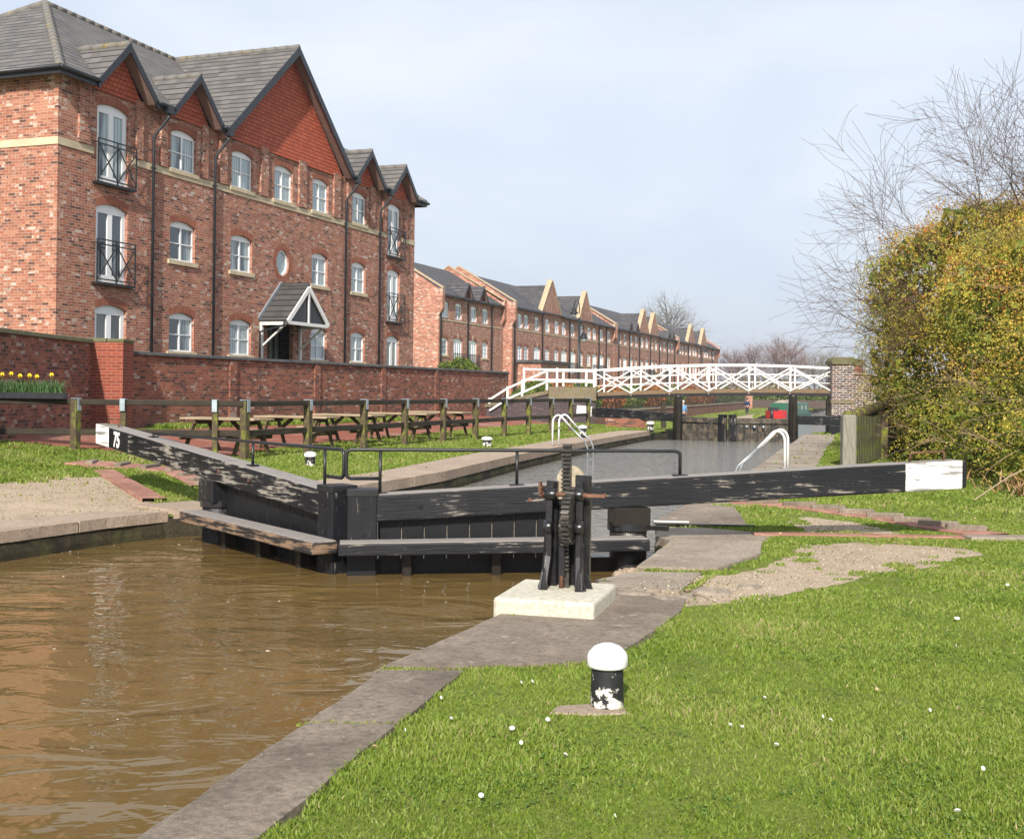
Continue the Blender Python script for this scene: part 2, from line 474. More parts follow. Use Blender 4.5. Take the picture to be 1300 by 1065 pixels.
def m_water():
    t = NT('muddy canal water'); v = t.uv(kind='Object')
    geo = t.uv((1, 1, 1), 'Object')
    c = t.ramp(t.noise(v, .35, 3), [(.3, (.112, .072, .024)), (.7, (.155, .102, .036))])
    t.col(c)
    a = t.noise(t.uv((.62, 1.0, 1), 'Object'), 1.9, 3, .45, .9)
    b = t.noise(t.uv((.8, 1.0, 1), 'Object'), 7, 2, .5, .5)
    h = t.math('ADD', a, t.math('MULTIPLY', b, .10))
    t.bump(h, .75, .05)
    t.bsdf.inputs['IOR'].default_value = 1.33
    return t.set(.03, .5)
M['water'] = m_water()
def m_water2():
    t = NT('lock chamber water')
    t.col((.18, .17, .15))
    a = t.noise(t.uv((.6, 1, 1), 'Object'), 6.5, 3, .5, .6)
    t.bump(a, 1.0, .09)
    t.bsdf.inputs['IOR'].default_value = 1.33
    return t.set(.05, .5)
M['water_ch'] = m_water2()

def m_ground():
    t = NT('bank turf gravel and paving'); v = t.uv(kind='Object')
    n = t.noise(v, 3.0, 6, .65); nf = t.noise(v, 30, 5, .7); n1 = t.noise(v, .7, 4)
    soil = t.ramp(nf, [(.3, (.08, .11, .018)), (.7, (.18, .22, .04))])
    soil = t.mix(t.math('MULTIPLY', t.ramp(n, [(.45, 0.0), (.7, 1.0)]), .5), soil, (.14, .13, .045))
    grv = t.ramp(t.noise(v, 38, 7, .85), [(.33, (.15, .105, .07)), (.48, (.36, .285, .205)), (.68, (.54, .45, .35))])
    grv = t.mix(t.math('MULTIPLY', t.ramp(n, [(.5, 0.0), (.7, 1.0)]), .45), grv, (.16, .14, .07))
    bare = t.math('ADD', t.attr('bare'), t.math('MULTIPLY', t.math('SUBTRACT', n, .5), .9))
    c = t.mix(t.ramp(bare, [(.42, 0.0), (.58, 1.0)]), soil, grv)
    b = t.new('ShaderNodeTexBrick'); t.link(v, b.inputs['Vector'])
    b.inputs['Color1'].default_value = (.22, .075, .05, 1); b.inputs['Color2'].default_value = (.32, .12, .085, 1); b.inputs['Mortar'].default_value = (.14, .06, .04, 1)
    b.inputs['Scale'].default_value = 1; b.inputs['Brick Width'].default_value = .21; b.inputs['Row Height'].default_value = .105; b.inputs['Mortar Size'].default_value = .006
    pav = t.mix(t.math('MULTIPLY', t.ramp(n1, [(.5, 0.0), (.75, 1.0)]), .5), b.outputs['Color'], (.36, .28, .24))
    pv = t.math('ADD', t.attr('pave'), t.math('MULTIPLY', t.math('SUBTRACT', n, .5), .35))
    c = t.mix(t.ramp(pv, [(.46, 0.0), (.54, 1.0)]), c, pav)
    t.col(c); t.bump(t.math('ADD', nf, n), .6, .02)
    return t.set(.95, .15)
M['ground'] = m_ground()

def m_leaf(name, stops, trans=.3, rough=.5):
    t = NT(name)
    c = t.ramp(t.attr('rnd'), stops)
    t.col(c)
    t.set(rough, .35)
    tr = t.new('ShaderNodeBsdfTranslucent'); t.link(c, tr.inputs[0])
    mx = t.new('ShaderNodeMixShader'); mx.inputs[0].default_value = trans
    t.link(t.bsdf.outputs[0], mx.inputs[1]); t.link(tr.outputs[0], mx.inputs[2]); t.link(mx.outputs[0], t.out.inputs[0])
    return t.m
M['grass'] = m_leaf('lawn grass blades', [(0, (.11, .18, .018)), (.4, (.215, .30, .040)), (.7, (.30, .37, .08)), (.88, (.32, .32, .10)), (1, (.46, .38, .20))], .45)
M['hedge'] = m_leaf('autumn tinted hedge leaves', [(0, (.07, .11, .016)), (.24, (.16, .21, .026)), (.42, (.32, .30, .04)), (.64, (.47, .37, .055)), (.86, (.56, .38, .07)), (.96, (.52, .22, .05)), (1, (.46, .09, .03))], .25)
M['shrub'] = m_leaf('green shrub leaves', [(0, (.03, .06, .01)), (.6, (.10, .16, .025)), (1, (.26, .26, .04))], .25)
M['redshrub'] = m_leaf('red shrub leaves', [(0, (.10, .06, .02)), (.5, (.32, .10, .04)), (1, (.42, .20, .05))], .25)
M['fern'] = m_leaf('dead bracken', [(0, (.20, .10, .04)), (.5, (.38, .22, .10)), (1, (.50, .34, .18))], .2)
M['daff_leaf'] = m_leaf('daffodil leaves', [(0, (.05, .11, .03)), (1, (.12, .22, .08))], .3)
M['yellow'] = m_plain('daffodil yellow', (.75, .50, .02), .6, .3)
M['petal'] = m_plain('white petal', (.75, .74, .72), .6, .3)
M['drypetal'] = m_plain('dry leaf', (.42, .30, .18), .7, .2)
M['bark'] = m_plain('dark bark', (.085, .062, .055), .85, .2, var=.4)
M['twig'] = m_plain('brownish twigs', (.105, .066, .042), .85, .2, var=.3)
M['hedgetwig'] = m_plain('pale hedge twigs', (.27, .19, .12), .85, .2, var=.4)
M['fartwig'] = m_plain('far pinkish twigs', (.20, .125, .11), .9, .1, var=.3, sc=.3)
M['fartwig_grey'] = m_plain('far grey twigs', (.22, .21, .19), .9, .1, var=.3, sc=.3)
M['birchbark'] = m_plain('pale birch bark', (.48, .44, .40), .8, .2)
M['farwood'] = m_plain('distant scrub', (.15, .14, .075), .95, .1, var=.35, sc=.4)

# ------------------------------------------------------------------ layout
D = Vector((.343, .939, 0)); N = Vector((-.939, .343, 0))
EL = np.array([(-13.5, -30), (-10.2, 4), (-7.9, 8.5), (-5.5, 12.57), (-4.79, 14.13), (-4.30, 14.85), (-3.85, 15.05), (-3.25, 15.9), (-2.5, 18.4), (-1.28, 21.81), (.09, 27.7), (1.9, 34.5), (3.35, 39.5), (4.5, 43.2), (5.6, 46.6), (6.35, 47.9), (7.6, 52), (9.2, 57), (14.5, 77), (27, 125), (38.5, 155), (60, 220), (100, 330), (260, 800), (1100, 3600)])
ER = np.array([(-3.4, -30), (-1.55, 3), (-1.11, 4.9), (-.70, 6.64), (-.09, 8.17), (.32, 9.25), (.72, 9.9), (1.13, 10.45), (1.55, 11.8), (1.70, 12.4), (1.60, 13.0), (1.76, 14.2), (2.55, 16.7), (5.41, 25.55), (7.67, 33.2), (9.6, 39.4), (11.5, 45.9), (12.6, 48), (15.6, 57), (24, 82), (38, 120), (56, 165), (78, 225), (125, 335), (290, 800), (1140, 3600)])
def eL(y): return np.interp(y, EL[:, 1], EL[:, 0])
def eR(y): return np.interp(y, ER[:, 1], ER[:, 0])
def xw(y):
    return np.where(y < 56, -8.92 + .3653 * (y - 30.7), .33 + .302 * (y - 56))
WZ = -.32
def sm(a, b, x):
    t = np.clip((x - a) / (b - a), 0, 1); return t * t * (3 - 2 * t)
def zL(x, y):
    s = eL(y) - x
    near = .14 * sm(1.0, 4.2, s) * 1.0 + .05 * sm(12, 30, y) + .36 * sm(4.4, 10.4, s)
    low = -.77 * np.ones_like(near)
    k = sm(50.5, 57, y)
    z = near * (1 - k) + low * k
    beh = x < xw(y) - .25
    zb = np.where(y < 56, .54 + .5 * sm(0, 2.5, xw(y) - x), .3 + .75 * sm(2, 9, xw(y) - x))
    return np.where(beh, zb, z)
def zR(x, y):
    s = x - eR(y)
    k = sm(48.5, 60, y)
    return -.7 * k + .10 * sm(4, 9, s) * (1 - k) + .0 * x

def inpoly(px, py, poly):
    ins = np.zeros(px.shape, bool)
    n = len(poly); j = n - 1
    for i in range(n):
        xi, yi = poly[i]; xj, yj = poly[j]
        c = ((yi > py) != (yj > py)) & (px < (xj - xi) * (py - yi) / ((yj - yi) + 1e-12) + xi)
        ins ^= c; j = i
    return ins
BARE_R = [(.6, 8.0), (1.35, 8.75), (1.95, 9.0), (2.25, 9.3), (2.75, 9.7), (3.3, 10.45), (4.0, 10.95), (4.9, 11.9), (4.75, 12.25), (3.9, 12.6), (3.0, 12.3), (2.75, 11.5), (2.35, 10.7), (1.9, 10.2), (1.5, 10.2), (.9, 9.6), (.4, 9.2)]
BARE_R2 = [(3.3, 13.4), (4.6, 13.3), (4.3, 14.6), (3.9, 15.2), (3.5, 14.6)]
BARE_L = [(-6.0, 11.0), (-9.6, 10.0), (-9.3, 14.0), (-8.3, 15.9), (-7.5, 16.9), (-7.0, 18.2), (-6.3, 18.7), (-5.5, 17.3), (-4.75, 15.5), (-3.9, 14.9), (-3.2, 15.8), (-2.6, 18.0), (-3.3, 18.4), (-4.3, 15.9), (-4.4, 14.9)]
def strip_poly(e, y0, y1, a, b, n=12):
    ys = np.linspace(y0, y1, n)
    return [(float(e(y) + a), float(y)) for y in ys] + [(float(e(y) + b), float(y)) for y in ys[::-1]]
SL = []    # coping slabs: (polygon, material key, top z)
def cop_w(y):
    return float(np.interp(y, [0, 5, 6.6], [.42, .42, .46]))

def slabs_strip(out, e, sgn, cuts, wfun, z, m):
    for a, b in zip(cuts[:-1], cuts[1:]):
        ys = np.linspace(a + .012, b - .012, max(2, int((b - a) / .5) + 2))
        inner = [(float(e(y) + sgn * wfun(y)), float(y)) for y in ys[::-1]]
        outer = [(float(e(y)), float(y)) for y in ys]
        out.append((outer + inner, m, z + rng.uniform(-.006, .006)))
slabs_R = []
slabs_strip(slabs_R, eR, 1, [-12, -6, -2, 1.2, 3.3, 5.55, 6.62], cop_w, .012, 0)
slabs_R.append(([(-.71, 6.66), (-.09, 8.17), (.32, 9.22), (.9, 9.32), (1.36, 8.95), (1.26, 8.5), (.95, 7.7), (.72, 7.18), (.45, 6.82), (-.30, 6.68)], 0, .02))
slabs_R.append(([(.72, 9.9), (1.10, 10.38), (1.72, 10.4), (1.38, 9.42), (.88, 9.48)], 1, .0))
slabs_R.append(([(1.14, 10.47), (1.55, 11.8), (1.75, 12.5), (2.68, 12.4), (2.45, 11.4), (1.87, 10.45)], 2, .035))
slabs_R.append(([(1.72, 12.55), (1.62, 13.0), (1.74, 13.85), (2.3, 13.85), (3.0, 13.3), (2.75, 12.5)], 1, .0))
slabs_R.append(([(1.75, 13.9), (1.76, 14.2), (2.0, 15.0), (2.5, 16.5), (3.1, 16.2), (3.0, 15.2), (2.85, 14.1), (2.6, 13.9)], 0, .025))
slabs_strip(slabs_R, eR, 1, [16.55, 18.5, 20.2, 22.4, 24.3, 26.6, 28.8, 31, 33, 35.3, 37.5, 39.4, 41.6, 43.8, 46], lambda y: .85 + .45 * float(sm(16, 26, np.array(y))), .012, 1)
slabs_L = []
slabs_strip(slabs_L, eL, -1, [2, 4, 6.2, 8.3, 10.4, 12.2, 13.6, 14.8], lambda y: .85, .012, 3)
slabs_L.append(([(-4.30, 14.87), (-3.85, 15.06), (-3.25, 15.9), (-3.2, 16.5), (-4.1, 16.3), (-5.0, 15.4)], 3, .03))
slabs_strip(slabs_L, eL, -1, [16.6, 18.4, 20.6, 22.9, 25, 27.3, 29.5, 32, 34.4, 36.7, 39, 41.5, 44, 46.5], lambda y: 1.15, .06, 3)

def coping_mesh(sl, name):
    mb = MB()
    for poly, m, z in sl:
        pj = []
        for (xa, ya), (xb, yb) in zip(poly, poly[1:] + poly[:1]):
            L_ = math.hypot(xb - xa, yb - ya); k_ = max(1, int(L_ / .14)) if ya < 18 else 1
            for q in range(k_):
                f = q / k_; x = xa + (xb - xa) * f; y = ya + (yb - ya) * f
                j = .016 * mnoise.noise(Vector((x * 5, y * 5, 1))); j2 = .016 * mnoise.noise(Vector((x * 5, y * 5, 9)))
                pj.append((x + j, y + j2))
        zc = z + float(zL(np.array(poly[0][0]), np.array(poly[0][1]))) * 0
        mb.prism(pj, (0, 0, -.12), (1, 0, 0), (0, 1, 0), (0, 0, .12 + zc), m)
    o = mb.build(name, [M['slab'], M['slab_pale'], M['slab_pale'], M['slab_pink']], bevel=.022, seg=2)
    return tag(o, kind='structure')
coping_mesh(slabs_R, 'pavement')
coping_mesh(slabs_L, 'pavement')

# brick quadrant strips in the turf
arcR = [(3.3, 17.0), (3.93, 16.55), (4.3, 16.05), (4.6, 15.45), (4.87, 14.85), (5.08, 14.3), (5.3, 13.8), (5.5, 13.3)]
def ribbon(mb, pts, w, z0, z1, mi=0, zf=None):
    P = [Vector((x, y, 0)) for x, y in pts]
    L = []; Rr = []
    for i, p in enumerate(P):
        t = (P[min(i + 1, len(P) - 1)] - P[max(i - 1, 0)]).normalized()
        n = Vector((-t.y, t.x, 0))
        L.append(p + n * w / 2); Rr.append(p - n * w / 2)
    k = len(P)
    zq = lambda q: float(zf(np.array(q.x), np.array(q.y))) if zf else 0
    vs = [q + Vector((0, 0, z1 + zq(q))) for q in L + Rr] + [q + Vector((0, 0, z0 + zq(q))) for q in L + Rr]
    fs = []
    for i in range(k - 1):
        fs += [(i, i + 1, k + i + 1, k + i), (i, 2 * k + i, 2 * k + i + 1, i + 1), (k + i, k + i + 1, 3 * k + i + 1, 3 * k + i)]
    mb.add(vs, fs, mi)
mb = MB()
ribbon(mb, arcR, .50, -.05, .026)
ribbon(mb, [(2.75, 13.22), (3.8, 13.18), (4.9, 13.12), (5.35, 13.1)], .2, -.05, .022)
for i in range(8):
    t = (i + .6) / 8.6 * 7; k = int(t); f = t - k
    x = arcR[k][0] * (1 - f) + arcR[min(k + 1, 7)][0] * f; y = arcR[k][1] * (1 - f) + arcR[min(k + 1, 7)][1] * f
    mb.box((x + .02, y, .04), (.46, .075, .09), R(-4 - 2 * i), 1)
mb.box((5.45, 12.98, .02), (.75, .25, .05), .05, 2)
tag(mb.build('path', [M['brickstrip'], M['slab'], M['slab_pale']], bevel=.008), kind='structure')
mb = MB()
arcL = [(-7.6, 20.4), (-6.6, 20.2), (-5.6, 19.6), (-4.9, 18.6), (-4.5, 17.8)]
ribbon(mb, arcL, .75, -.05, .055, zf=zL)
ribbon(mb, [(-6.75, 19.3), (-5.6, 17.2), (-4.85, 15.9)], .34, -.2, .05, zf=zL)
for i in range(7):
    t = (i + .5) / 7 * 4; k = int(t); f = t - k
    x = arcL[k][0] * (1 - f) + arcL[min(k + 1, 4)][0] * f; y = arcL[k][1] * (1 - f) + arcL[min(k + 1, 4)][1] * f
    mb.box((x, y, .07 + float(zL(np.array(x), np.array(y)))), (.12, .6, .06), R(10 - i * 9), 1)
tag(mb.build('path', [M['brickstrip'], M['slab']], bevel=.008), kind='structure')

# ------------------------------------------------------------------ ground
ys = np.unique(np.round(np.concatenate([np.linspace(-30, 2, 17), np.arange(2, 18, .09), np.arange(18, 30, .22), np.arange(30, 60, .6), np.arange(60, 200, 3.5), np.geomspace(200, 3600, 20)]), 4))
def grid_ground(name, side):
    if side > 0:
        off = np.concatenate([np.arange(0, 6.5, .09), np.arange(6.5, 14, .3), np.arange(14, 50, 3), np.geomspace(50, 3000, 16)])
        Y, O = np.meshgrid(ys, off, indexing='ij')
        X = eR(Y) + O + .03
        Z = zR(X, Y)
    else:
        u = np.linspace(0, 1, 80)
        off2 = np.concatenate([[.25], np.arange(.9, 9, .9), np.arange(9, 60, 4), np.geomspace(60, 3000, 16)])
        rows = []
        for y in ys:
            e = eL(y); w = xw(np.array(y))
            rows.append(np.concatenate([e - .03 - u * (e - .03 - w), w - off2]))
        X = np.array(rows); Y = np.repeat(ys[:, None], X.shape[1], 1)
        Z = zL(X, Y)
        k0 = 80
        for j in range(k0, X.shape[1]):
            pass
    nearm = (np.abs(Y) < 60)
    nz = np.array([mnoise.noise(Vector((float(a) * .9, float(b) * .9, 0))) for a, b in zip(X.ravel(), Y.ravel())]).reshape(X.shape)
    Z = Z + np.where(nearm, .012 * nz, 0)
    s = (X - eR(Y)) if side > 0 else (eL(Y) - X)
    cw = 1.1
    # lower the turf under the coping slabs
    if side > 0:
        low = np.zeros(X.shape, bool)
        for poly, m, z in slabs_R: low |= inpoly(X, Y, [tuple(p) for p in poly])
        low |= (s < .05)
        recess = inpoly(X, Y, [(1.2, 8.95), (.2, 9.0), (.5, 10.2), (1.2, 10.5), (1.9, 9.6)])
        Z = Z - .06 * low - .03 * recess * (~low)
        jx = X + .12 * nz; bare = (inpoly(jx, Y, BARE_R) | inpoly(jx, Y, BARE_R2)).astype(float)
        pave = np.zeros(X.shape)
    else:
        low = np.zeros(X.shape, bool)
        for poly, m, z in slabs_L: low |= inpoly(X, Y, [tuple(p) for p in poly])
        low |= (s < .05)
        Z = Z - .06 * low * (Y < 50)
        bare = inpoly(X + .15 * nz, Y, BARE_L).astype(float)
        pave = ((s > 4.75) & (Y < 54) & (X > xw(Y) - .1)).astype(float)
        front = (Y < 22.9) & (Y > 0) & (X < -4.6)
        pave = np.where(front & (Y < 22.1 + .04 * (X + 5)), 0, np.where(front, 1, pave))
        pave = np.where(((xw(Y) + .7 - X) > 0) & (X > -9.3) & (Y > 27) & (Y < 44), .25, pave)
        bare = np.where(inpoly(X, Y, [(20, 100), (22, 115), (33, 150), (52, 200), (54, 200), (36, 150), (25, 118), (23, 100)]), 1, bare)
    nrw, nc = X.shape
    V = np.stack([X, Y, Z], -1).reshape(-1, 3)
    idx = np.arange(nrw * nc).reshape(nrw, nc)
    if side > 0: q = np.stack([idx[:-1, :-1], idx[:-1, 1:], idx[1:, 1:], idx[1:, :-1]], -1)
    else: q = np.stack([idx[:-1, :-1], idx[1:, :-1], idx[1:, 1:], idx[:-1, 1:]], -1)
    q = q.reshape(-1, 4)
    o = fast_mesh(name, V, q.ravel(), np.full(len(q), 4), M['ground'], {'bare': bare.ravel(), 'pave': pave.ravel()})
    o.data.polygons.foreach_set('use_smooth', [True] * len(q))
    return tag(o, kind='structure')
grid_ground('ground', 1)
grid_ground('ground', -1)

# lock walls
def bankwall(name, e, sgn, y0, y1, label, ztop, zbot):
    r = thing(name, label, 'lock wall', (float(e(y0)), y0, WZ))
    mb = MB()
    yy = np.arange(y0, y1, .25)
    vs = []; 
    for y in yy:
        x = float(e(y)); 
        for k, z in enumerate((ztop - .30, -.25, -.45, -.8, zbot)):
            j = .03 * mnoise.noise(Vector((x * 1.3, y * 1.3, z * 4))) + (.03 if k == 0 else 0)
            vs.append((x + sgn * j, y, z))
    m = 5; fs = []
    for i in range(len(yy) - 1):
        for k in range(m - 1):
            fs.append((i * m + k, (i + 1) * m + k, (i + 1) * m + k + 1, i * m + k + 1))
    # back face gives the wall thickness
    n0 = len(vs)
    for y in yy:
        x = float(e(y)) + sgn * .25
        vs += [(x, y, ztop - .30), (x, y, zbot)]
    for i in range(len(yy) - 1):
        fs.append((n0 + i * 2, n0 + i * 2 + 1, n0 + (i + 1) * 2 + 1, n0 + (i + 1) * 2))
        fs.append((i * m, n0 + i * 2, n0 + (i + 1) * 2, (i + 1) * m))
    mb.add(vs, fs, 0)
    mb.build('stone_face', M['lockwall'], r, fixn=False)
    return r
bankwall('lock_wall', eL, -1, -10, 48.2, 'wet mossy stone canal wall below the left bank coping with brick paving behind', 0.212, -1.6)
bankwall('lock_wall', eR, 1, -10, 48.2, 'low wet stone wall under the dark coping slabs beside the bollard lawn', 0.212, -1.6)
# bank edges of the far pound
for e, sgn, nm in ((eL, -1, 'bank'), (eR, 1, 'bank')):
    mb = MB(); yy = np.concatenate([np.arange(48, 160, 3), np.geomspace(162, 3600, 14)])
    vs = []
    for y in yy:
        x = float(e(y)); z = float((zL if sgn < 0 else zR)(np.array(x + sgn * .1), np.array(y)))
        vs += [(x + sgn * .05, y, z + .01), (x - sgn * .05, y, -1.9)]
    mb.add(vs, [(2 * i, 2 * i + 1, 2 * i + 3, 2 * i + 2) for i in range(len(yy) - 1)])
    tag(mb.build(nm, M['lockwall'], fixn=False), kind='structure')

# water
def water(name, y0, y1, z, mat, step):
    yy = np.arange(y0, y1 + 1e-6, step) if step > 0 else np.concatenate([np.arange(y0, 160, 4), np.geomspace(160, y1, 14)])
    vs = []; fs = []
    for y in yy: vs += [(float(eL(y)) - .12, y, z), (float(eR(y)) + .12, y, z)]
    for i in range(len(yy) - 1): fs.append((2 * i, 2 * i + 1, 2 * i + 3, 2 * i + 2))
    mb = MB(); mb.add(vs, fs)
    return tag(mb.build(name, mat, fixn=False, uv=False), kind='structure')
def water_poly(pts, mat):
    mb = MB(); mb.add([(x, y, WZ) for x, y in pts], [tuple(t) for t in tessellate_polygon([[Vector((x, y, 0)) for x, y in pts]])])
    return tag(mb.build('water', mat, fixn=False, uv=False), kind='structure')
yA = [float(y) for y in np.arange(-28, 15.1, .6)]; yB = [float(y) for y in np.arange(12.6, -28.1, -.6)]
water_poly([(float(eL(y)) - .12, y) for y in yA] + [(-3.9, 15.3), (-1.66, 12.25)] + [(float(eR(y)) + .12, y) for y in yB], M['water'])
yA = [float(y) for y in np.arange(15.4, 46.9, .6)] + [46.9]; yB = [float(y) for y in np.arange(46.9, 12.7, -.6)]
water_poly([(-3.9, 15.3)] + [(float(eL(y)) - .12, y) for y in yA] + [(float(eR(y)) + .12, y) for y in yB] + [(float(eR(12.6)) + .12, 12.6), (-1.66, 12.25)], M['water_ch'])
water('water', 46.9, 3600, -1.32, M['water_ch'], -1)

# ------------------------------------------------------------------ near lock gates
Z3 = Vector((0, 0, 1))
def gate(root_label, mit, tail, L, heel_t, zt0, zt1, h0, h1, side, rail, white_from, number):
    m = Vector((mit[0], mit[1], 0)); tl = Vector((tail[0], tail[1], 0))
    d = (tl - m).normalized(); Lb = (tl - m).length
    up = Vector((0, 0, 1))
    # n points upstream, toward the footboard
    n = Vector((d.y, -d.x, 0)) if side > 0 else Vector((-d.y, d.x, 0))
    ang = math.atan2(d.y, d.x)
    root = thing('lock_gate', root_label, 'lock gate', (mit[0], mit[1], WZ))
    P = lambda t, o, z: m + d * t + n * o + up * z
    zt = lambda t: zt0 + (zt1 - zt0) * t / Lb
    hh = lambda t: h0 + (h1 - h0) * t / Lb
    # balance beam, cut in pieces so that paint and bevel read
    def bm(t0, t1, mat, name, w=.29):
        mb = MB()
        K = max(2, int((t1 - t0) / .5))
        secs = [t0 + (t1 - t0) * i / K for i in range(K + 1)]
        vs = []
        for t in secs:
            w_ = w / 2
            z1 = zt(t) + .004 * mnoise.noise(Vector((t * 1.7, side * 5, 0))); z0 = zt(t) - hh(t)
            vs += [P(t, w_, z0), P(t, w_, z1), P(t, -w_, z1), P(t, -w_, z0)]
        fs = []
        for i in range(K):
            for k in range(4):
                fs.append((i * 4 + k, i * 4 + (k + 1) % 4, (i + 1) * 4 + (k + 1) % 4, (i + 1) * 4 + k))
        fs += [(3, 2, 1, 0), (4 * K, 4 * K + 1, 4 * K + 2, 4 * K + 3)]
        tops = [j for j, f in enumerate(fs) if j < 4 * K and j % 4 == 1]
        mb.add(vs, fs, 0)
        for j in tops: mb.mi[j] = 1
        return mb.build(name, mat, root, bevel=.018, seg=2)
    if side < 0:
        bm(.13, white_from - .75, [M['bw_heavy'], M['tread']], 'balance_beam'); bm(white_from - .75, white_from, [M['bw_clean'], M['tread']], 'number_panel')
    else: bm(.13, white_from, [M['bw'], M['tread']], 'balance_beam')
    if side > 0:
        mb = MB(); mb.beam(P(Lb, 0, zt(Lb) - hh(Lb) / 2), P(Lb + .055, 0, zt(Lb) - hh(Lb) / 2), .27, hh(Lb) - .02); mb.build('end_cap', M['bw_post'], root, bevel=.015)
    be = bm(white_from, Lb - .0, [M['whitewood'], M['greywood']], 'beam_end')
    # mitre post
    mb = MB(); pw = .31 if side > 0 else .30
    mb.box(P(.16, 0, (zt0 + .05 - 1.2) / 2 + 0), (pw, pw, zt0 + .05 + 1.2), ang)
    mb.build('mitre_post', M['bw_post'], root, bevel=.02, seg=2)
    mb = MB(); mb.box(P(.16, 0, zt0 + .035), (pw + .012, pw + .012, .07), ang)
    mb.build('iron_band', M['iron'], root, bevel=.006)
    # heel post
    mb = MB()
    mb.tube([P(heel_t, -.02, -1.2), P(heel_t, -.02, .17)], .20, 14)
    mb.box(P(heel_t, 0, (zt(heel_t) - hh(heel_t) + .17) / 2), (.40, .32, zt(heel_t) - hh(heel_t) - .17), ang)
    mb.build('heel_post', M['wetwood'] if side > 0 else M['bw_post'], root, bevel=.01)
    mb = MB()
    mb.tube([P(heel_t, -.02, .12), P(heel_t, -.02, .20)], .225, 16, sm=False)
    mb.beam(P(heel_t, .0, .15), P(heel_t + .5, -.25 * side * side, .10), .05, .05)
    mb.build('collar_strap', M['castiron'], root)
    # planks
    t0 = .33; t1 = heel_t - (.53 if side > 0 else .30)
    k = 9; wdt = (t1 - t0) / k
    mb = MB()
    for i in range(k):
        a = t0 + i * wdt + .007; b = t0 + (i + 1) * wdt - .007
        c = (a + b) / 2
        mb.box(P(c, -.02, (zt(c) - hh(c) - .62) / 2), (b - a, .07, zt(c) - hh(c) + .62 + .02), ang)
    mb.build('plank_panel', M['bw_plank'], root, bevel=.004)
    # slivers between planks, pale ones painting the light seen through the gaps
    mb = MB()
    for i in range(k + 1):
        c = t0 + i * wdt
        mb = MB(); mb.box(P(c, -.03, (zt(c) - hh(c) + .04) / 2), (.012, .04, zt(c) - hh(c) - .02), ang)
        mb.build('gap_strip', M['greywood'] if side > 0 else M['bw_plank'], root)
    # lower timbers at the water line
    mb = MB()
    mb.box(P((t0 + heel_t) / 2, -.06, -.62), (heel_t - t0 + .2, .14, .9), ang)
    mb.build('lower_planking', M['wetwood'], root)
    mb = MB()
    for t in (.62, 1.55, 2.45):
        mb = MB(); mb.box(P(t, .12, -.26), (.10, .18, .5), ang)
        mb.build('footboard_bracket', M['wetwood'], root, bevel=.01)
    # footboard
    mb = MB()
    a0 = -.08 if side > 0 else -.12
    mb.beam(P(a0, .30, -.022), P(heel_t + .12 if side > 0 else heel_t + .1, .30, .01), .30, .12)
    mb.build('footboard', [M['rustwood'] if side < 0 else M['bw']], root, bevel=.012, seg=2)
    mb = MB()
    mb.beam(P(a0 + .015, .30, .042), P(heel_t + .1, .30, .074), .27, .012)
    mb.build('tread', M['tread'], root, bevel=.003)
    # handrail
    mb = MB()
    (ra, rb, rz, posts, loopz) = rail
    pts = [P(posts[0], 0, loopz), P(ra + .05, 0, loopz), P(ra + .012, 0, loopz + .015), P(ra, 0, loopz + .05), P(ra, 0, rz - .05), P(ra + .012, 0, rz - .015), P(ra + .05, 0, rz)]
    if side > 0: pts += [P(rb - .05, 0, rz), P(rb - .012, 0, rz - .015), P(rb, 0, rz - .05), P(rb, 0, zt(rb))]
    else: pts += [P(rb, 0, rz - .01)]
    mb.tube(pts, .019, 8)
    mb.build('handrail', M['iron'], root)
    for t in posts + ([rb] if side > 0 else [rb]):
        mb = MB()
        mb.tube([P(t, 0, zt(t) - .01), P(t, 0, rz - .015)], .017, 8)
        mb.box(P(t, 0, zt(t) + .008), (.15, .10, .014), ang)
        mb.build('rail_post', M['iron'], root)
    for t, z in ((.16, .38), (.16, .10), (.75, None), (1.9, None), (2.7, None)):
        mb = MB(); w_ = pw / 2 if z is not None else .145
        zz_ = z if z is not None else zt(t) - hh(t) * .5
        mb.tube([P(t, w_ - .003, zz_), P(t, w_ + .014, zz_)], .022, 6, sm=False)
        mb.build('bolt', M['rustiron'] if t > 1 else M['castiron'], root)
    # staple handle near the tail
    th = Lb - .55
    mb = MB()
    mb.tube([P(th, 0, zt(th) - .01), P(th, 0, zt(th) + .085), P(th + .02, 0, zt(th) + .10), P(th + .38, 0, zt(th) + .12), P(th + .40, 0, zt(th) + .10), P(th + .40, 0, zt(th) - .01)], .011, 8)
    mb.build('handle', M['rustiron'], root)
    if number:
        cu = bpy.data.curves.new('number', 'FONT'); cu.body = '75'; cu.size = .30; cu.extrude = .003; cu.offset = .010; cu.align_x = 'CENTER'; cu.space_character = 1.0
        tmp = bpy.data.objects.new('tmpnum', cu); COL.objects.link(tmp)
        dg = bpy.context.evaluated_depsgraph_get()
        me = bpy.data.meshes.new_from_object(tmp.evaluated_get(dg))
        bpy.data.objects.remove(tmp)
        o = bpy.data.objects.new('painted_number', me); COL.objects.link(o)
        me.materials.clear(); me.materials.append(M['white_paint'])
        # text x runs toward the mitre, which is -d
        ex = -d; slope = (zt1 - zt0) / Lb
        ex = (ex - up * slope).normalized(); ey = (up - ex * up.dot(ex)).normalized(); ez = ex.cross(ey)
        t = white_from - .33
        c = P(t, .29 / 2 + .003, zt(t) - hh(t) / 2 - .10)
        Mx = Matrix((ex * .80, ey, ez)).transposed().to_4x4(); Mx.translation = c - ORG[root.name]
        me.transform(Mx)
        o.parent = root
    return root
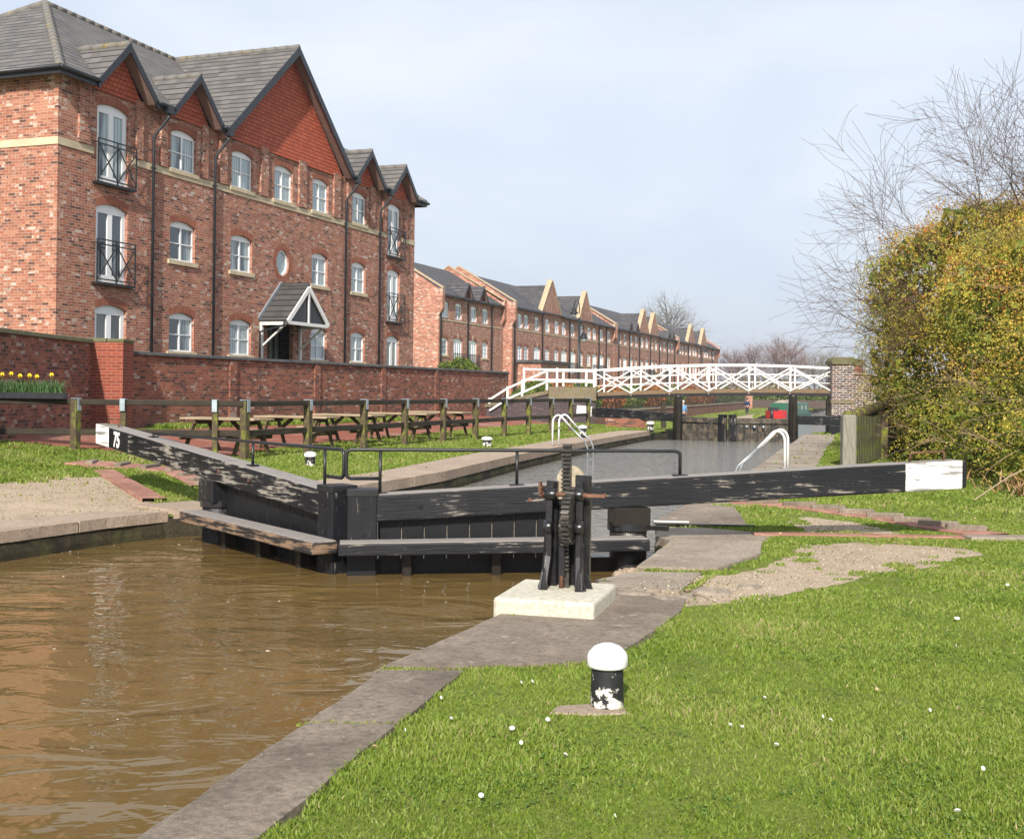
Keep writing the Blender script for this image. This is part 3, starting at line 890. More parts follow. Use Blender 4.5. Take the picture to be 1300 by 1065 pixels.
gate('long black lock gate whose white tipped beam reaches over the lawn beside the hedge', (-1.70, 12.1), (4.98, 13.04), 0, 3.0, .49, .89, .28, .32, 1, (-.01, 3.56, .965, [.34, 1.78], .665), 6.08, False)
gate('black lock gate with peeling paint, white number 75 and white beam end by the fence', (-1.72, 12.1), (-6.1, 17.5), 0, 3.05, .52, 1.03, .275, .30, -1, (.03, 5.1, .96, [.42, 2.1], .665), 6.42, True)
# hidden mitre joint board between the two posts
# ------------------------------------------------------------------ paddle gear on its plinth
e1 = Vector((.965, -.262, 0)); e2 = Vector((.262, .965, 0))
pc = Vector((-.115, 8.28, 0)) + e1 * .365 + e2 * .43
mb = MB()
mb.box(pc + Vector((0, 0, .045)), (.73, .88, .17), math.atan2(e1.y, e1.x))
o = mb.build('plinth', [M['creampaint']], loc=(pc.x, pc.y, -.04), bevel=.022, seg=2)
tag(o, 'cream painted concrete plinth under the black paddle gear', 'plinth')
g0 = Vector((.42, 8.74, .13))
root = thing('paddle_gear', 'black cast iron lock paddle gear with toothed rack on the cream plinth', 'paddle gear', tuple(g0))
def G(x, y, z): return g0 + e1 * x + e2 * y + Z3 * z
gang = math.atan2(e1.y, e1.x); GM = rotz(gang)
for sx in (-1, 1):
    mb = MB()
    prof = [(-.17, 0), (-.17, .02), (-.075, .22), (-.055, .50), (-.06, .66), (-.05, .79), (.06, .79), (.07, .50), (.08, .22), (.13, .02), (.13, 0)]
    # plate leaning inwards: bottom at x=.15, top at x=.105
    vs = []; n = len(prof)
    for side_ in (0, .028):
        for y, z in prof:
            x = sx * (.132 - .032 * min(1, z / .5) + side_ * (1 if sx > 0 else 1))
            vs.append(G(x, y, z))
    fs = [tuple(range(n)), tuple(range(2 * n - 1, n - 1, -1))] + [(i, (i + 1) % n, n + (i + 1) % n, n + i) for i in range(n)]
    mb.add(vs, fs)
    # outer rib sweeping out to the foot
    mb.prism([(0, 0), (.075 * 1, 0), (.028, .12), (.012, .30), (0, .55)], G(sx * .135, -.03, 0), e1 * sx, Z3, e2 * .03)
    mb.prism([(0, 0), (.05, 0), (.015, .12), (.005, .34), (0, .45)], G(sx * .135, -.14, 0), e1 * sx, Z3, e2 * .02)
    # front flange ribs
    mb.tube([G(sx * .132, -.165, .0), G(sx * .13, -.08, .22), G(sx * .115, -.065, .5), G(sx * .112, -.06, .79)], [.030, .024, .022, .020], 8)
    mb.beam(G(sx * .140, -.168, 0), G(sx * .118, -.085, .24), .060, .03, up=e2, w1=.052); mb.beam(G(sx * .118, -.085, .235), G(sx * .112, -.066, .80), .052, .03, up=e2)
    # bearing bosses
    mb.tube([G(sx * .06, -.085, .70), G(sx * .145, -.085, .70)], .042, 12)
    mb.tube([G(sx * .085, -.10, .46), G(sx * .150, -.10, .46)], .046, 12)
    mb.tube([G(sx * .09, -.07, .32), G(sx * .15, -.07, .32)], .026, 6, sm=False)
    mb.tube([G(sx * .12, -.065, .775), G(sx * .12, -.085, .775)], .02, 6, sm=False)
    mb.build('side_frame', M['castiron'], root, bevel=.004)
mb = MB()
mb.box(G(.118, .045, .42), (.115, .06, .84), gang)
mb.box(G(0, .10, .35), (.32, .02, .70), gang)
mb.box(G(-.115, .045, .40), (.075, .05, .78), gang)
mb.build('back_plate', M['castiron'], root, bevel=.005)
mb = MB()
mb.box(G(0.0, .0, .50), (.058, .045, 1.12), gang)
for i in range(30):
    z = .14 + i * .0305
    mb.box(G(0.0, -.036, z), (.068, .040, .0155), gang)
mb.box(G(0.005, -.02, 1.065), (.062, .065, .02), gang)
rk = mb.build('rack', M['gearsteel'], root, bevel=.003)
mb = MB()
mb.box(G(-.02, -.03, .20), (.055, .06, .22), gang)
mb.build('rack_guide', M['castiron'], root, bevel=.006)
mb = MB(); mb.tube([G(-.025, -.04, .0), G(-.022, -.04, .14)], .018, 8); mb.build('rod', M['rustiron'], root)
mb = MB(); mb.gear(G(.052, -.13, .53), .19, .058, 28, GM, th=.022); mb.build('gear_wheel', M['gearsteel'], root, bevel=.002)
mb = MB(); mb.gear(G(.055, -.085, .70), .062, .056, 10, GM); mb.build('pinion', M['gearsteel'], root)
mb = MB(); mb.gear(G(.003, -.10, .46), .085, .046, 14, GM); mb.build('pinion', M['gearsteel'], root)
mb = MB(); mb.tube([G(-.17, -.085, .70), G(.17, -.085, .70)], .018, 10); mb.box(G(.235, -.085, .70), (.15, .024, .024), gang); mb.build('spindle', M['rustiron'], root)
mb = MB(); mb.gear(G(-.175, -.085, .72), .05, .02, 9, GM); mb.box(G(-.178, -.11, .76), (.016, .05, .07), gang); mb.build('ratchet', M['rustiron'], root)
mb = MB()
hp = [(.105 * math.cos(a), .105 * math.sin(a)) for a in np.linspace(0, PI, 18)] + [(-.105, -.15), (.105, -.15)]
mb.prism(hp, G(0.01, .075, .80), e1, Z3, e2 * .045)
mb.build('guard_board', M['creamdirty'], root, bevel=.006)

# ------------------------------------------------------------------ bollards
def bollard(x, y, z, h, r, label, cap='white'):
    root = thing('bollard', label, 'bollard', (x, y, z), group='mooring bollards along the lock')
    mb = MB(); mb.lathe([(r * .98, -.08), (r * .96, .02), (r * .92, h * .66), (r * .9, h * .70)], (x, y, z), 24)
    mb.build('post', M['bollard'], root)
    mb = MB()
    q = r * 1.16
    mb.lathe([(r * .9, h * .66), (q * .97, h * .67), (q, h * .70), (q * 1.01, h * .82), (q * .93, h * .875), (q * .66, h * .96), (q * .3, h * 1.0), (.001, h * 1.0)], (x, y, z), 24)
    mb.build('cap', M['white_paint'], root)
    return root
bollard(.50, 5.90, -.02, .345, .088, 'black bollard with white cap on the near lawn beside the coping')
bollard(-3.79, 22.0, .10, .30, .10, 'small black and white bollard on the grass before the picnic tables')
bollard(-.65, 31.0, .10, .26, .13, 'short bollard at the chamber edge between the picnic tables and the ladder')
bollard(2.35, 38.5, .16, .32, .13, 'white capped bollard on the turf just behind the chamber ladder')
bollard(5.5, 46.2, .10, .34, .14, 'white topped bollard beside the far gate and its brick plinth')
mb = MB(); mb.prism([(-.26, -.10), (-.05, -.13), (.14, -.10), (.13, .02), (-.08, .06), (-.22, .02)], (.46, 5.86, -.03), (1, 0, 0), (0, 1, 0), (0, 0, .045))
tag(mb.build('flagstone', M['slab_pink'], loc=(.46, 5.86, -.02), bevel=.01), 'small broken stone slab in the turf at the foot of the near bollard', 'stone')

# rubble beside the plinth (flat broken stones)
rb = random.Random(3)
mbr = MB()
def rock(mb, c, s, flat=.5):
    bmh = bmesh.new(); bmesh.ops.create_icosphere(bmh, subdivisions=2, radius=1)
    vs = []
    off = Vector((rb.uniform(0, 50), rb.uniform(0, 50), 0))
    for v in bmh.verts:
        k = 1 + .35 * mnoise.noise(v.co * 1.4 + off)
        vs.append((c[0] + v.co.x * s * k, c[1] + v.co.y * s * k * .8, c[2] + v.co.z * s * flat * k))
    fs = [tuple(v.index for v in f.verts) for f in bmh.faces]; bmh.free()
    mb.add(vs, fs)
for i, (x, y, s, lb) in enumerate([(1.62, 9.30, .17, 'flat reddish broken stone in the worn earth between plinth and lawn'), (1.36, 9.06, .10, 'small loose stone at the lawn corner of the coping'), (1.98, 9.6, .11, 'half buried grey stone near the gravel patch edge'), (.98, 9.15, .16, 'flat broken stone lying against the side of the cream plinth'), (1.2, 8.98, .13, 'pale flat rubble stone just beyond the plinth corner')]):
    mb = MB(); rock(mb, (x, y, .0), s, .28)
    tag(mb.build('rubble_stone', M['slab_pale'], loc=(x, y, 0)), lb, 'stone')
mb = MB()
for i in range(420):
    x = rb.uniform(.62, 1.55); y = rb.uniform(9.5, 12.6)
    if x > float(eR(y)) + .05 or x < float(eR(y)) - .55: continue
    rock(mb, (x, y, WZ + .02 + .10 * rb.random() * (1 - (float(eR(y)) - x) / .6)), rb.uniform(.02, .06), .6)
tag(mb.build('debris', m_leaf('gravel silt in gate recess', [(0, (.2, .15, .1)), (1, (.3, .2, .1))]) if False else M['slab_pink']), kind='stuff')
mb = MB()
mb.box((1.95, 14.12, .036), (.42, .05, .012), -.1); mb.box((2.3, 13.86, .034), (1.2, .05, .012), -.05, 1)
tag(mb.build('anchor_strap', [M['white_paint'], M['iron']], loc=(2.1, 14, .03)), 'flat iron anchor strap with a white end laid on the coping behind the heel post', 'strap')

# ------------------------------------------------------------------ chamber ladders
def ladder(name, base, dirw, sep, h, label):
    # base: land foot of one rail; dirw: unit vector toward the water; sep vector between the rails
    root = thing(name, label, 'ladder', tuple(base))
    b = Vector(base); w = Vector(dirw); s = Vector(sep)
    for k in (0, 1):
        o = b + s * k
        pts = [o, o + Z3 * (h - .24)]
        for q in range(1, 10):
            aa = PI - q / 10 * (PI - .75); pts.append(o + Z3 * (h - .22 + .22 * math.sin(aa)) + w * (.17 + .17 * math.cos(aa)))
        pts += [o + Z3 * (h - .36) + w * .58]
        mb = MB(); mb.tube(pts, .027, 10); mb.build('rail', M['steel_white'], root)
        mb = MB(); mb.tube([pts[-1], o + Z3 * .08 + w * 1.0, o - Z3 * .12 + w * 1.08, o - Z3 * 1.2 + w * 1.08], .024, 10); mb.build('lower_rail', M['steel_grey'], root)
    for i in range(4):
        z = -.15 - .28 * i
        mb = MB(); mb.tube([b + w * 1.08 + Z3 * z, b + s + w * 1.08 + Z3 * z], .015, 8); mb.build('rung', M['steel_grey'], root)
    return root
ladder('safety_ladder', (5.68, 24.2, 0), (-.95, .1, 0), (.30, 1.0, 0), .82, 'white tubular ladder hoops on the paved side of the lock chamber, behind the long beam')
ladder('safety_ladder', (1.15, 32.6, .10), (.92, .12, 0), (.20, .6, 0), .82, 'white and grey ladder hoops on the grassy side of the chamber, near the fence')

# ------------------------------------------------------------------ post and rail fence on the left bank
root = thing('timber_fence', 'mossy post and rail timber fence with galvanised straps before the picnic tables', 'fence', (-5.2, 22.6, .14))
P0 = Vector((-5.2, 22.6, 0)); DF = Vector((.3427, .9396, 0)); NF = Vector((-.9396, .3427, 0))
ftop = 1.33
pts_f = [(P0 + DF * t, 1) for t in (.05, 2.47, 5.06, 7.3, 9.75, 12.1, 14.5, 16.8, 19.2, 21.5, 23.8)]
first = [(Vector((-12.0, 22.1, 0)), 0), (Vector((-8.36, 22.35, 0)), 1), (Vector((-7.46, 22.4, 0)), 0), (Vector((-5.72, 22.5, 0)), 0)]
for p, big in first + pts_f:
    ang = math.atan2(DF.y, DF.x) if big else .03
    mb = MB(); w = .155 if big else .11
    zb = float(zL(np.array(p.x), np.array(p.y)))
    mb.box(p + Z3 * ((ftop - .02 + zb - .1) / 2), (w, w * .9, ftop - .02 - zb + .1), ang + rng.uniform(-.03, .03))
    mb.build('post', M['mosspost'], root, bevel=.012)
    mb = MB()
    mb.box(p + Z3 * (ftop + .012), (.10, .17, .016), ang if big else ang)
    f = -1
    sdv = rotz(ang) @ Vector((0, -1, 0))
    mb.box(p + sdv * .087 + Z3 * (ftop - .10), (.10, .014, .24), ang)
    ob = mb.build('strap', M['galv'], root, bevel=.004)
for a, b in ((Vector((-14, 21.95, 0)), P0), (P0, P0 + DF * 24.0)):
    mb = MB()
    mb.beam(a + Z3 * (ftop - .055), b + Z3 * (ftop - .055), .12, .11)
    mb.build('top_rail', M['fencewood'], root, bevel=.015)
    mb = MB()
    mb.beam(a + Z3 * .70 + Vector((0, .02, 0)), b + Z3 * .70 + Vector((0, .02, 0)), .06, .12)
    mb.build('middle_rail', M['fencewood'], root, bevel=.01)

# planter of daffodils on the fence rail
pl = thing('planter', 'long black trough of daffodils standing on the fence rail', 'planter', (-9.6, 22.25, ftop))
mb = MB()
x0, x1 = -10.9, -8.52
ya, yb = 22.13, 22.37
z0, z1 = ftop + .005, ftop + .115
mb.b2(x0, x1, ya, yb, z0, z0 + .02)
for (a, b, c, d) in ((x0, x1, ya, ya + .015), (x0, x1, yb - .015, yb), (x0, x0 + .015, ya + .015, yb - .015), (x1 - .015, x1, ya + .015, yb - .015)):
    mb.b2(a, b, c, d, z0 + .02, z1)
mb.build('trough', M['fascia'], pl)
mb = MB(); mb.b2(x0 + .02, x1 - .02, ya + .02, yb - .02, z0 + .022, z1 - .015); mb.build('soil', M['bark'], pl)
def blades(n, fx, mat, name, parent, h0, h1, w, lean=.25):
    V = []; C = []; A = []
    for i in range(n):
        x, y, z = fx(); h = rng.uniform(h0, h1); a = rng.uniform(0, PI); lx = rng.gauss(0, lean) * h; ly = rng.gauss(0, lean) * h
        dx = math.cos(a) * w / 2; dy = math.sin(a) * w / 2
        V += [(x - dx, y - dy, z), (x + dx, y + dy, z), (x + dx * .8 + lx * .4, y + dy * .8 + ly * .4, z + h * .6), (x - dx * .8 + lx * .4, y - dy * .8 + ly * .4, z + h * .6), (x + lx, y + ly, z + h)]
        r_ = rng.random(); A += [r_] * 5
        b = i * 5; C += [b, b + 1, b + 2, b + 3, b + 3, b + 2, b + 4]
    return fast_mesh(name, np.array(V), np.array(C), np.array([4, 3] * n), mat, {'rnd': np.array(A)}, parent)
blades(1500, lambda: (rng.uniform(x0 + .03, x1 - .03), rng.uniform(ya + .02, yb - .02), z1 - .02), M['daff_leaf'], 'leaves', pl, .08, .30, .016, .22)
for fx in (-9.88, -9.72, -9.55, -9.38, -9.20, -9.06, -8.78, -10.1, -10.4, -10.7):
    z = ftop + rng.uniform(.40, .47); y = 22.22
    mb = MB()
    mb.tube([(fx, y + .02, z1 - .02), (fx + rng.uniform(-.02, .02), y, z - .02)], .005, 4, 1)
    mb.tube([(fx, y, z), (fx, y - .035, z - .005)], [.014, .020], 8)
    for k in range(6):
        a = k * PI / 3
        c, s_ = math.cos(a), math.sin(a); c2, s2 = math.cos(a + .5), math.sin(a + .5); c3, s3 = math.cos(a - .5), math.sin(a - .5)
        mb.add([(fx, y, z), (fx + .03 * c2, y + .003, z + .03 * s2), (fx + .052 * c, y + .006, z + .052 * s_), (fx + .03 * c3, y + .003, z + .03 * s3)], [(0, 1, 2, 3)])
    mb.build('daffodil', [M['yellow'], M['daff_leaf']], pl)

# ------------------------------------------------------------------ brick boundary walls
def wall_thing(name, label, a, b, th, z0, z1, mat, cap, capm, cat='wall', capw=.08, capr=True, z1b=None, piers=()):
    a = Vector((a[0], a[1], 0)); b = Vector((b[0], b[1], 0)); d = (b - a); L = d.length; d.normalize()
    rz = math.atan2(d.y, d.x)
    root = thing(name, label, cat, (a.x, a.y, z0), rz, local=True)
    z1b = z1 if z1b is None else z1b
    mb = MB()
    mb.hexa([(0, 0, 0), (L, 0, 0), (L, th, 0), (0, th, 0), (0, 0, z1 - z0), (L, 0, z1b - z0), (L, th, z1b - z0), (0, th, z1 - z0)])
    for px in piers: mb.b2(px, px + .34, -.055, -.001, 0, z1 - z0 - .002)
    mb.build('brickwork', mat, root)
    if cap:
        mb = MB(); K = max(1, int(L / .9))
        for i in range(K):
            xa = L * i / K + .004; xb = L * (i + 1) / K - .004
            za = (z1 + (z1b - z1) * i / K) - z0; zb = (z1 + (z1b - z1) * (i + 1) / K) - z0
            j = rng.uniform(-.006, .006)
            mb.hexa([(xa, -capw, za + .002), (xb, -capw, zb + .002), (xb, th + capw, zb + .002), (xa, th + capw, za + .002),
                     (xa, -capw + .03, za + cap + j), (xb, -capw + .03, zb + cap + j), (xb, th + capw - .03, zb + cap + j), (xa, th + capw - .03, za + cap + j)])
        mb.build('coping', capm, root, bevel=.012)
    return root
WA = Vector((-8.92, 30.7, 0)); 
wa = WA + D * (-2.05); wb = WA + D * 25.5
wall_thing('brick_wall', 'long red brick garden wall with grey coping behind the picnic tables', wa, wb, .33, .35, 2.37, M['brick_wall'], .09, M['coping_grey'], piers=(4.6, 9.4, 14.2, 19.0))
wall_thing('brick_wall', 'dark stained old brick wall behind the daffodil trough', (-10.12, 14.5), (-10.1, 28.0), .35, .2, 2.62, M['brick_wall'], .10, M['capstone'], z1b=2.60)
pw = thing('brick_pillar', 'deep red brick pillar where the two garden walls meet', 'pillar', (-9.85, 28.3, .3), R(2), local=True)
mb = MB(); mb.b2(-.62, .50, -.35, .5, 0, 2.33); mb.build('brickwork', M['brick_red'], pw)
mb = MB(); mb.b2(.12, .52, -.37, .52, 2.335, 2.42); mb.b2(-.62, .10, -.37, .52, 2.335, 2.43); mb.build('coping', M['capstone'], pw, bevel=.012)

# ------------------------------------------------------------------ picnic tables
def picnic():
    root = thing('picnic_table', 'x', 'picnic table', (0, 0, 0), group='timber picnic tables behind the fence')
    L = 1.85
    mb = MB()
    for i in range(5): mb.box((0, -.30 + .15 * i, .735), (L, .138, .042))
    mb.build('table_top', M['tablewood'], root, bevel=.006)
    for sy in (-1, 1):
        mb = MB()
        for i in range(2): mb.box((0, sy * (.66 + .15 * i), .43), (L, .14, .042))
        mb.build('seat', M['tablewood'], root, bevel=.006)
    for sx in (-1, 1):
        x = sx * .62
        for sy in (-1, 1):
            mb = MB(); mb.beam((x, sy * .22, .712), (x, sy * .62, .0), .045, .095, up=(0, 1, 0)); mb.build('leg', M['tablewood_dark'], root, bevel=.005)
        mb = MB(); mb.box((x - sx * .05, 0, .36), (.045, 1.62, .095)); mb.box((x - sx * .05, 0, .665), (.045, .70, .09)); mb.build('cross_rail', M['tablewood_dark'], root, bevel=.005)
        mb = MB(); mb.beam((x - sx * .08, 0, .36), (sx * .12, 0, .70), .05, .08); mb.build('brace', M['tablewood_dark'], root)
    return root
pt = picnic()
labs = ['picnic table standing nearest the white number 75 beam, first in the row', 'second picnic table along the fence, behind the corner post', 'third picnic table in the middle of the row by the brick wall', 'fourth picnic table along the row, beyond the small black and white bollard', 'fifth and farthest picnic table, nearest the foot of the bridge ramp']
tp = [(-5.95, 24.35, -22), (-4.95, 26.9, -17), (-4.15, 29.4, -24), (-3.05, 32.0, -18), (-2.15, 34.7, -22)]
for i, (x, y, a) in enumerate(tp):
    z = float(zL(np.array(x), np.array(y)))
    if i == 0:
        pt.location = (x, y, z); pt.rotation_euler = (0, 0, R(a)); pt['label'] = labs[0]
    else:
        dup(pt, (x, y, z), R(a), labs[i])

# ------------------------------------------------------------------ buildings
def arch_poly(x0, x1, z0, z1, rise, n=7):
    p = [(x0, z0), (x1, z0), (x1, z1 - rise)]
    w = (x1 - x0) / 2
    if rise > 0:
        rad = (w * w + rise * rise) / (2 * rise); cz = z1 - rad; cx = (x0 + x1) / 2
        a0 = math.asin(w / rad)
        for i in range(1, n):
            a = a0 - 2 * a0 * i / n
            p.append((cx + rad * math.sin(a), cz + rad * math.cos(a)))
    p.append((x0, z1 - rise))
    return p
def holed(mb, outer, holes, y, dep, mi=0, both=False):
    loops = [outer] + holes
    tri = tessellate_polygon([[Vector((a, b, 0)) for a, b in l] for l in loops])
    flat = [p for l in loops for p in l]
    mb.add([(a, y, b) for a, b in flat], [tuple(t) for t in tri], mi)
    for k, l in enumerate(loops):
        if k == 0 and not both: continue
        n = len(l)
        mb.add([(a, y, b) for a, b in l] + [(a, y + dep, b) for a, b in l], [(i, (i + 1) % n, n + (i + 1) % n, n + i) for i in range(n)], mi)
def window(root, x0, x1, z0, z1, y=0, rise=.13, cols=2, rows=2, sill=True, rec=.075, fw=.055, glass='pane', arch=True, door=False, rail=None, key=False, lab=None):
    mb = MB()
    outer = arch_poly(x0 + .004, x1 - .004, z0 + .004, z1 - .004, rise)
    zt = z1 - rise - fw * .7 - (.03 if rise else 0)
    holes = []
    if door:
        stile = .13 if cols == 2 else .07
        cw = (x1 - x0 - 2 * fw) / cols
        for i in range(cols):
            a = x0 + fw + cw * i + stile * .75; b = a + cw - stile * 1.5
            holes.append([(a, z0 + .22), (b, z0 + .22), (b, zt - .06), (a, zt - .06)])
    else:
        cw = (x1 - x0 - 2 * fw + .045) / cols; ch = (zt - z0 - fw + .03) / rows
        for i in range(cols):
            for j in range(rows):
                a = x0 + fw + cw * i + (.012 if i else 0); b = x0 + fw + cw * (i + 1) - .045 - (.012 if i < cols - 1 else 0)
                c = z0 + fw + ch * j; d = c + ch - .03
                holes.append([(a, c), (b, c), (b, d), (a, d)])
    holed(mb, outer, holes, y + rec, .045, both=True)
    fr = mb.build('door' if door else 'window', M['white'], root, fixn=False)
    mb = MB(); mb.add([(x0 + .03, y + rec + .03, z0 + .03), (x1 - .03, y + rec + .03, z0 + .03), (x1 - .03, y + rec + .03, zt + .02), (x0 + .03, y + rec + .03, zt + .02)], [(0, 1, 2, 3)])
    mb.build('pane', M[glass], fr, fixn=False)
    if sill:
        mb = MB(); mb.b2(x0 - .11, x1 + .11, y - .055, y + rec, z0 - .125, z0 + .002); mb.build('sill', M['stone_buff'], fr, bevel=.006)
    if arch:
        up = arch_poly(x0 - .06, x1 + .06, z0, z1 + .215, rise + .02, 9)[2:]
        lo = arch_poly(x0, x1, z0, z1 + .001, rise, 9)[2:]
        poly = up + lo[::-1]
        mb = MB(); mb.prism(poly, (0, y - .006, 0), (1, 0, 0), (0, 0, 1), (0, .02, 0)); mb.build('arch', M['soldier'], fr)
    if key:
        mb = MB(); cx = (x0 + x1) / 2; mb.prism([(-.07, 0), (.07, 0), (.10, .34), (-.10, .34)], (cx, y - .03, z1 - .02), (1, 0, 0), (0, 0, 1), (0, .06, 0)); mb.build('keystone', M['stone_buff'], fr)
    if rail:
        a, b = x0 - .14, x1 + .14; zb = z0 - .02; zt_ = z0 + 1.13; yo = y - .17
        mb = MB()
        if rail == 'x':
            for z in (zb, zb + .09, zt_, zt_ - .13): mb.b2(a, b, yo - .014, yo + .014, z - .017, z + .017)
            mid = (a + b) / 2
            for x in (a, mid, b): mb.b2(x - .018, x + .018, yo - .013, yo + .013, zb, zt_)
            for p, q in ((a, mid), (mid, b)):
                c = (p + q) / 2
                for u, v in ((p, q), (q, p)):
                    mb.beam((u, yo - .015, zb + .09), (v, yo - .015, zt_ - .13), .030, .02, up=(0, 1, 0))
            for x in (a, b):
                for z in (zb, zt_ - .1): mb.b2(x - .01, x + .01, yo, y, z - .012, z + .012)
            mb.b2(a - .03, b + .03, yo, y, zb - .05, zb - .02)
        else:
            for z in (z0 + .10, z0 + 1.0): mb.b2(a - .1, b + .1, yo - .012, yo + .012, z - .02, z + .02)
            nn = int((b - a + .2) / .13)
            for i in range(nn + 1):
                x = a - .1 + (b - a + .2) * i / nn
                mb.b2(x - .012, x + .012, yo - .01, yo + .01, z0 + .1, z0 + 1.0)
        mb.build('balcony_rail', M['iron'], fr)
    return fr
def slab3(mb, pts, th, mi=0):
    # polygon in space given thickness downwards along its normal
    P = [Vector(p) for p in pts]
    n = (P[1] - P[0]).cross(P[2] - P[0]).normalized()
    if n.z < 0: n = -n
    Q = [p - n * th for p in P]; k = len(P)
    mb.add(P + Q, [tuple(range(k)), tuple(range(2 * k - 1, k - 1, -1))] + [(i, (i + 1) % k, k + (i + 1) % k, k + i) for i in range(k)], mi)

RZB = math.atan2(.939, .343)
B = thing('apartment_block', 'three storey red brick apartment block with tile hung gables and Juliet balconies', 'building', (-11.65, 29.7, 1.0), RZB, local=True)
b0 = -1.0
def zz(z): return z + b0
LB = 21.55; DB = 9.3
EA = zz(9.62)
wins = []; holes = []
cx3 = [(4.66, 5.88), (7.78, 9.0), (10.3, 11.5), (12.87, 14.02), (15.9, 17.05)]
for i, (a, b) in enumerate(cx3):
    for f in range(3):
        if i == 2 and f < 2: continue
        top = (3.78, 6.48, 9.17)[f]; bot = (2.62, 5.30, 7.97)[f]
        wins.append((a, b, zz(bot), zz(top), 'w', f))
for (a, b) in ((1.47, 2.75), (18.98, 20.16)):
    for f in range(3):
        wins.append((a, b, zz((1.65, 4.36, 7.03)[f]), zz((3.78, 6.50, 9.19)[f]), 'd', f))
door_hole = [(10.0, 0.05), (11.65, 0.05), (11.65, zz(3.75)), (10.0, zz(3.75))]
oval = [(10.90 + .40 * math.cos(a), zz(5.86) + .44 * math.sin(a)) for a in np.linspace(0, 2 * PI, 29)[:-1]]
hl = [arch_poly(a, b, c, d, .13) for a, b, c, d, _, _ in wins] + [door_hole, oval]
mb = MB()
holed(mb, [(0, 0), (LB, 0), (LB, EA - .05), (0, EA - .05)], hl, 0, .14)
mb.add([(0, 0, 0), (0, DB, 0), (0, DB, EA - .05), (0, 0, EA - .05)], [(0, 1, 2, 3)])
mb.add([(LB, 0, 0), (LB, DB, 0), (LB, DB, EA - .05), (LB, 0, EA - .05)], [(3, 2, 1, 0)])
mb.add([(0, DB, 0), (LB, DB, 0), (LB, DB, EA - .05), (0, DB, EA - .05)], [(0, 1, 2, 3)])
for a, b in ((.72, 1.12), (3.02, 3.32), (4.12, 4.42), (6.12, 6.42), (7.05, 7.45), (9.4, 9.85), (11.85, 12.35), (14.35, 14.85), (15.42, 15.70), (17.3, 17.7), (18.45, 18.75), (20.4, 20.75)):
    mb.b2(a, b, -.07, -.0015, zz(7.94), EA - .06)
mb.build('wall', M['brick'], B, fixn=False)
# dark interior so that glass never shows through to the other side
for a, b, c, d, k, f in wins:
    if k == 'w': window(B, a, b, c, d, glass='pane')
    else: window(B, a, b, c, d, cols=2, door=True, sill=False, rail='x' if f > 0 else None, glass='pane' if f else 'pane_door')
mb = MB()
ring = [(10.90 + .40 * math.cos(a), zz(5.86) + .44 * math.sin(a)) for a in np.linspace(0, 2 * PI, 29)[:-1]]
ring2 = [(10.90 + .33 * math.cos(a), zz(5.86) + .37 * math.sin(a)) for a in np.linspace(0, 2 * PI, 29)[:-1]]
holed(mb, ring, [ring2], .05, .05, both=True)
ov = mb.build('window', M['white'], B, fixn=False)
mb = MB(); mb.add([(x, .09, z) for x, z in ring2], [tuple(range(28))]); mb.build('pane', M['pane'], ov, fixn=False)
mb = MB()
r3 = [(10.90 + .62 * math.cos(a), zz(5.86) + .66 * math.sin(a)) for a in np.linspace(0, 2 * PI, 29)[:-1]]
holed(mb, r3, [ring], -.006, .004, both=True); mb.build('arch', M['soldier'], ov, fixn=False)
# string course
mb = MB()
for a, b in ((0, 1.33), (2.9, 18.84), (20.3, LB)): mb.b2(a, b, -.025, -.002, zz(7.73), zz(7.925))
mb.b2(-.025, -.002, -.025, DB, zz(7.73), zz(7.925))
mb.build('string_course', M['stone_buff'], B)
# main roof
sl = .728; oh = .36
zr = EA + sl * (DB / 2 + oh)
def rz_(y): return EA + sl * (y + oh)
xa, xb = -oh, LB + oh; ya_, yb_ = -oh, DB + oh; rm = DB / 2
h1 = xa + (rm + oh); h2 = xb - (rm + oh)
mb = MB()
v = [(xa, ya_, EA), (xb, ya_, EA), (xb, yb_, EA), (xa, yb_, EA), (h1, rm, zr), (h2, rm, zr)]
mb.add(v, [(1, 2, 5), (2, 3, 4, 5), (3, 0, 4)])
GB = [(2.27, 1.17), (5.50, 1.17), (11.15, 4.08), (16.72, 1.17), (19.82, 1.15)]
fr2 = [(xa, ya_)]
for c_, w_ in GB: fr2 += [(c_ - w_ - .02, ya_), (c_ - w_ + .22, .03), (c_ + w_ - .22, .03), (c_ + w_ + .02, ya_)]
fr2 += [(xb, ya_), (h2, rm), (h1, rm)]
mb.add([(x, y, rz_(y)) for x, y in fr2], [tuple(t) for t in tessellate_polygon([[Vector((x, y, 0)) for x, y in fr2]])])
rf = mb.build('roof', M['tiles'], B)
mb = MB()
for p, q in ((v[0], v[4]), (v[4], v[5]), (v[1], v[5]), (v[3], v[4])):
    P, Q = Vector(p), Vector(q); n = max(1, int((Q - P).length / .42))
    for i in range(n):
        a = P.lerp(Q, i / n); b = P.lerp(Q, (i + .98) / n)
        mb.tube([a + Vector((0, 0, -.02)), b + Vector((0, 0, -.035))], .125, 6)
mb.build('ridge_tiles', M['ridge'], rf)
mb = MB()
FS = []; cur = xa
for c_, w_ in GB: FS.append((cur, c_ - w_)); cur = c_ + w_
FS.append((cur, xb))
for a, b in FS:
    mb = MB(); mb.b2(a, b, ya_, 0, EA - .10, EA - .06); mb.build('soffit', M['soffit'], B)
mb = MB()
mb.b2(xa, 0, 0, yb_, EA - .10, EA - .06); mb.b2(LB, xb, 0, yb_, EA - .10, EA - .06)
mb.build('soffit', M['soffit'], B)
mb = MB()
for a, b in FS:
    mb = MB(); mb.b2(a - .03, b + .03, ya_ - .03, ya_, EA - .20, EA - .01); mb.build('fascia', M['fascia'], B)
mb = MB()
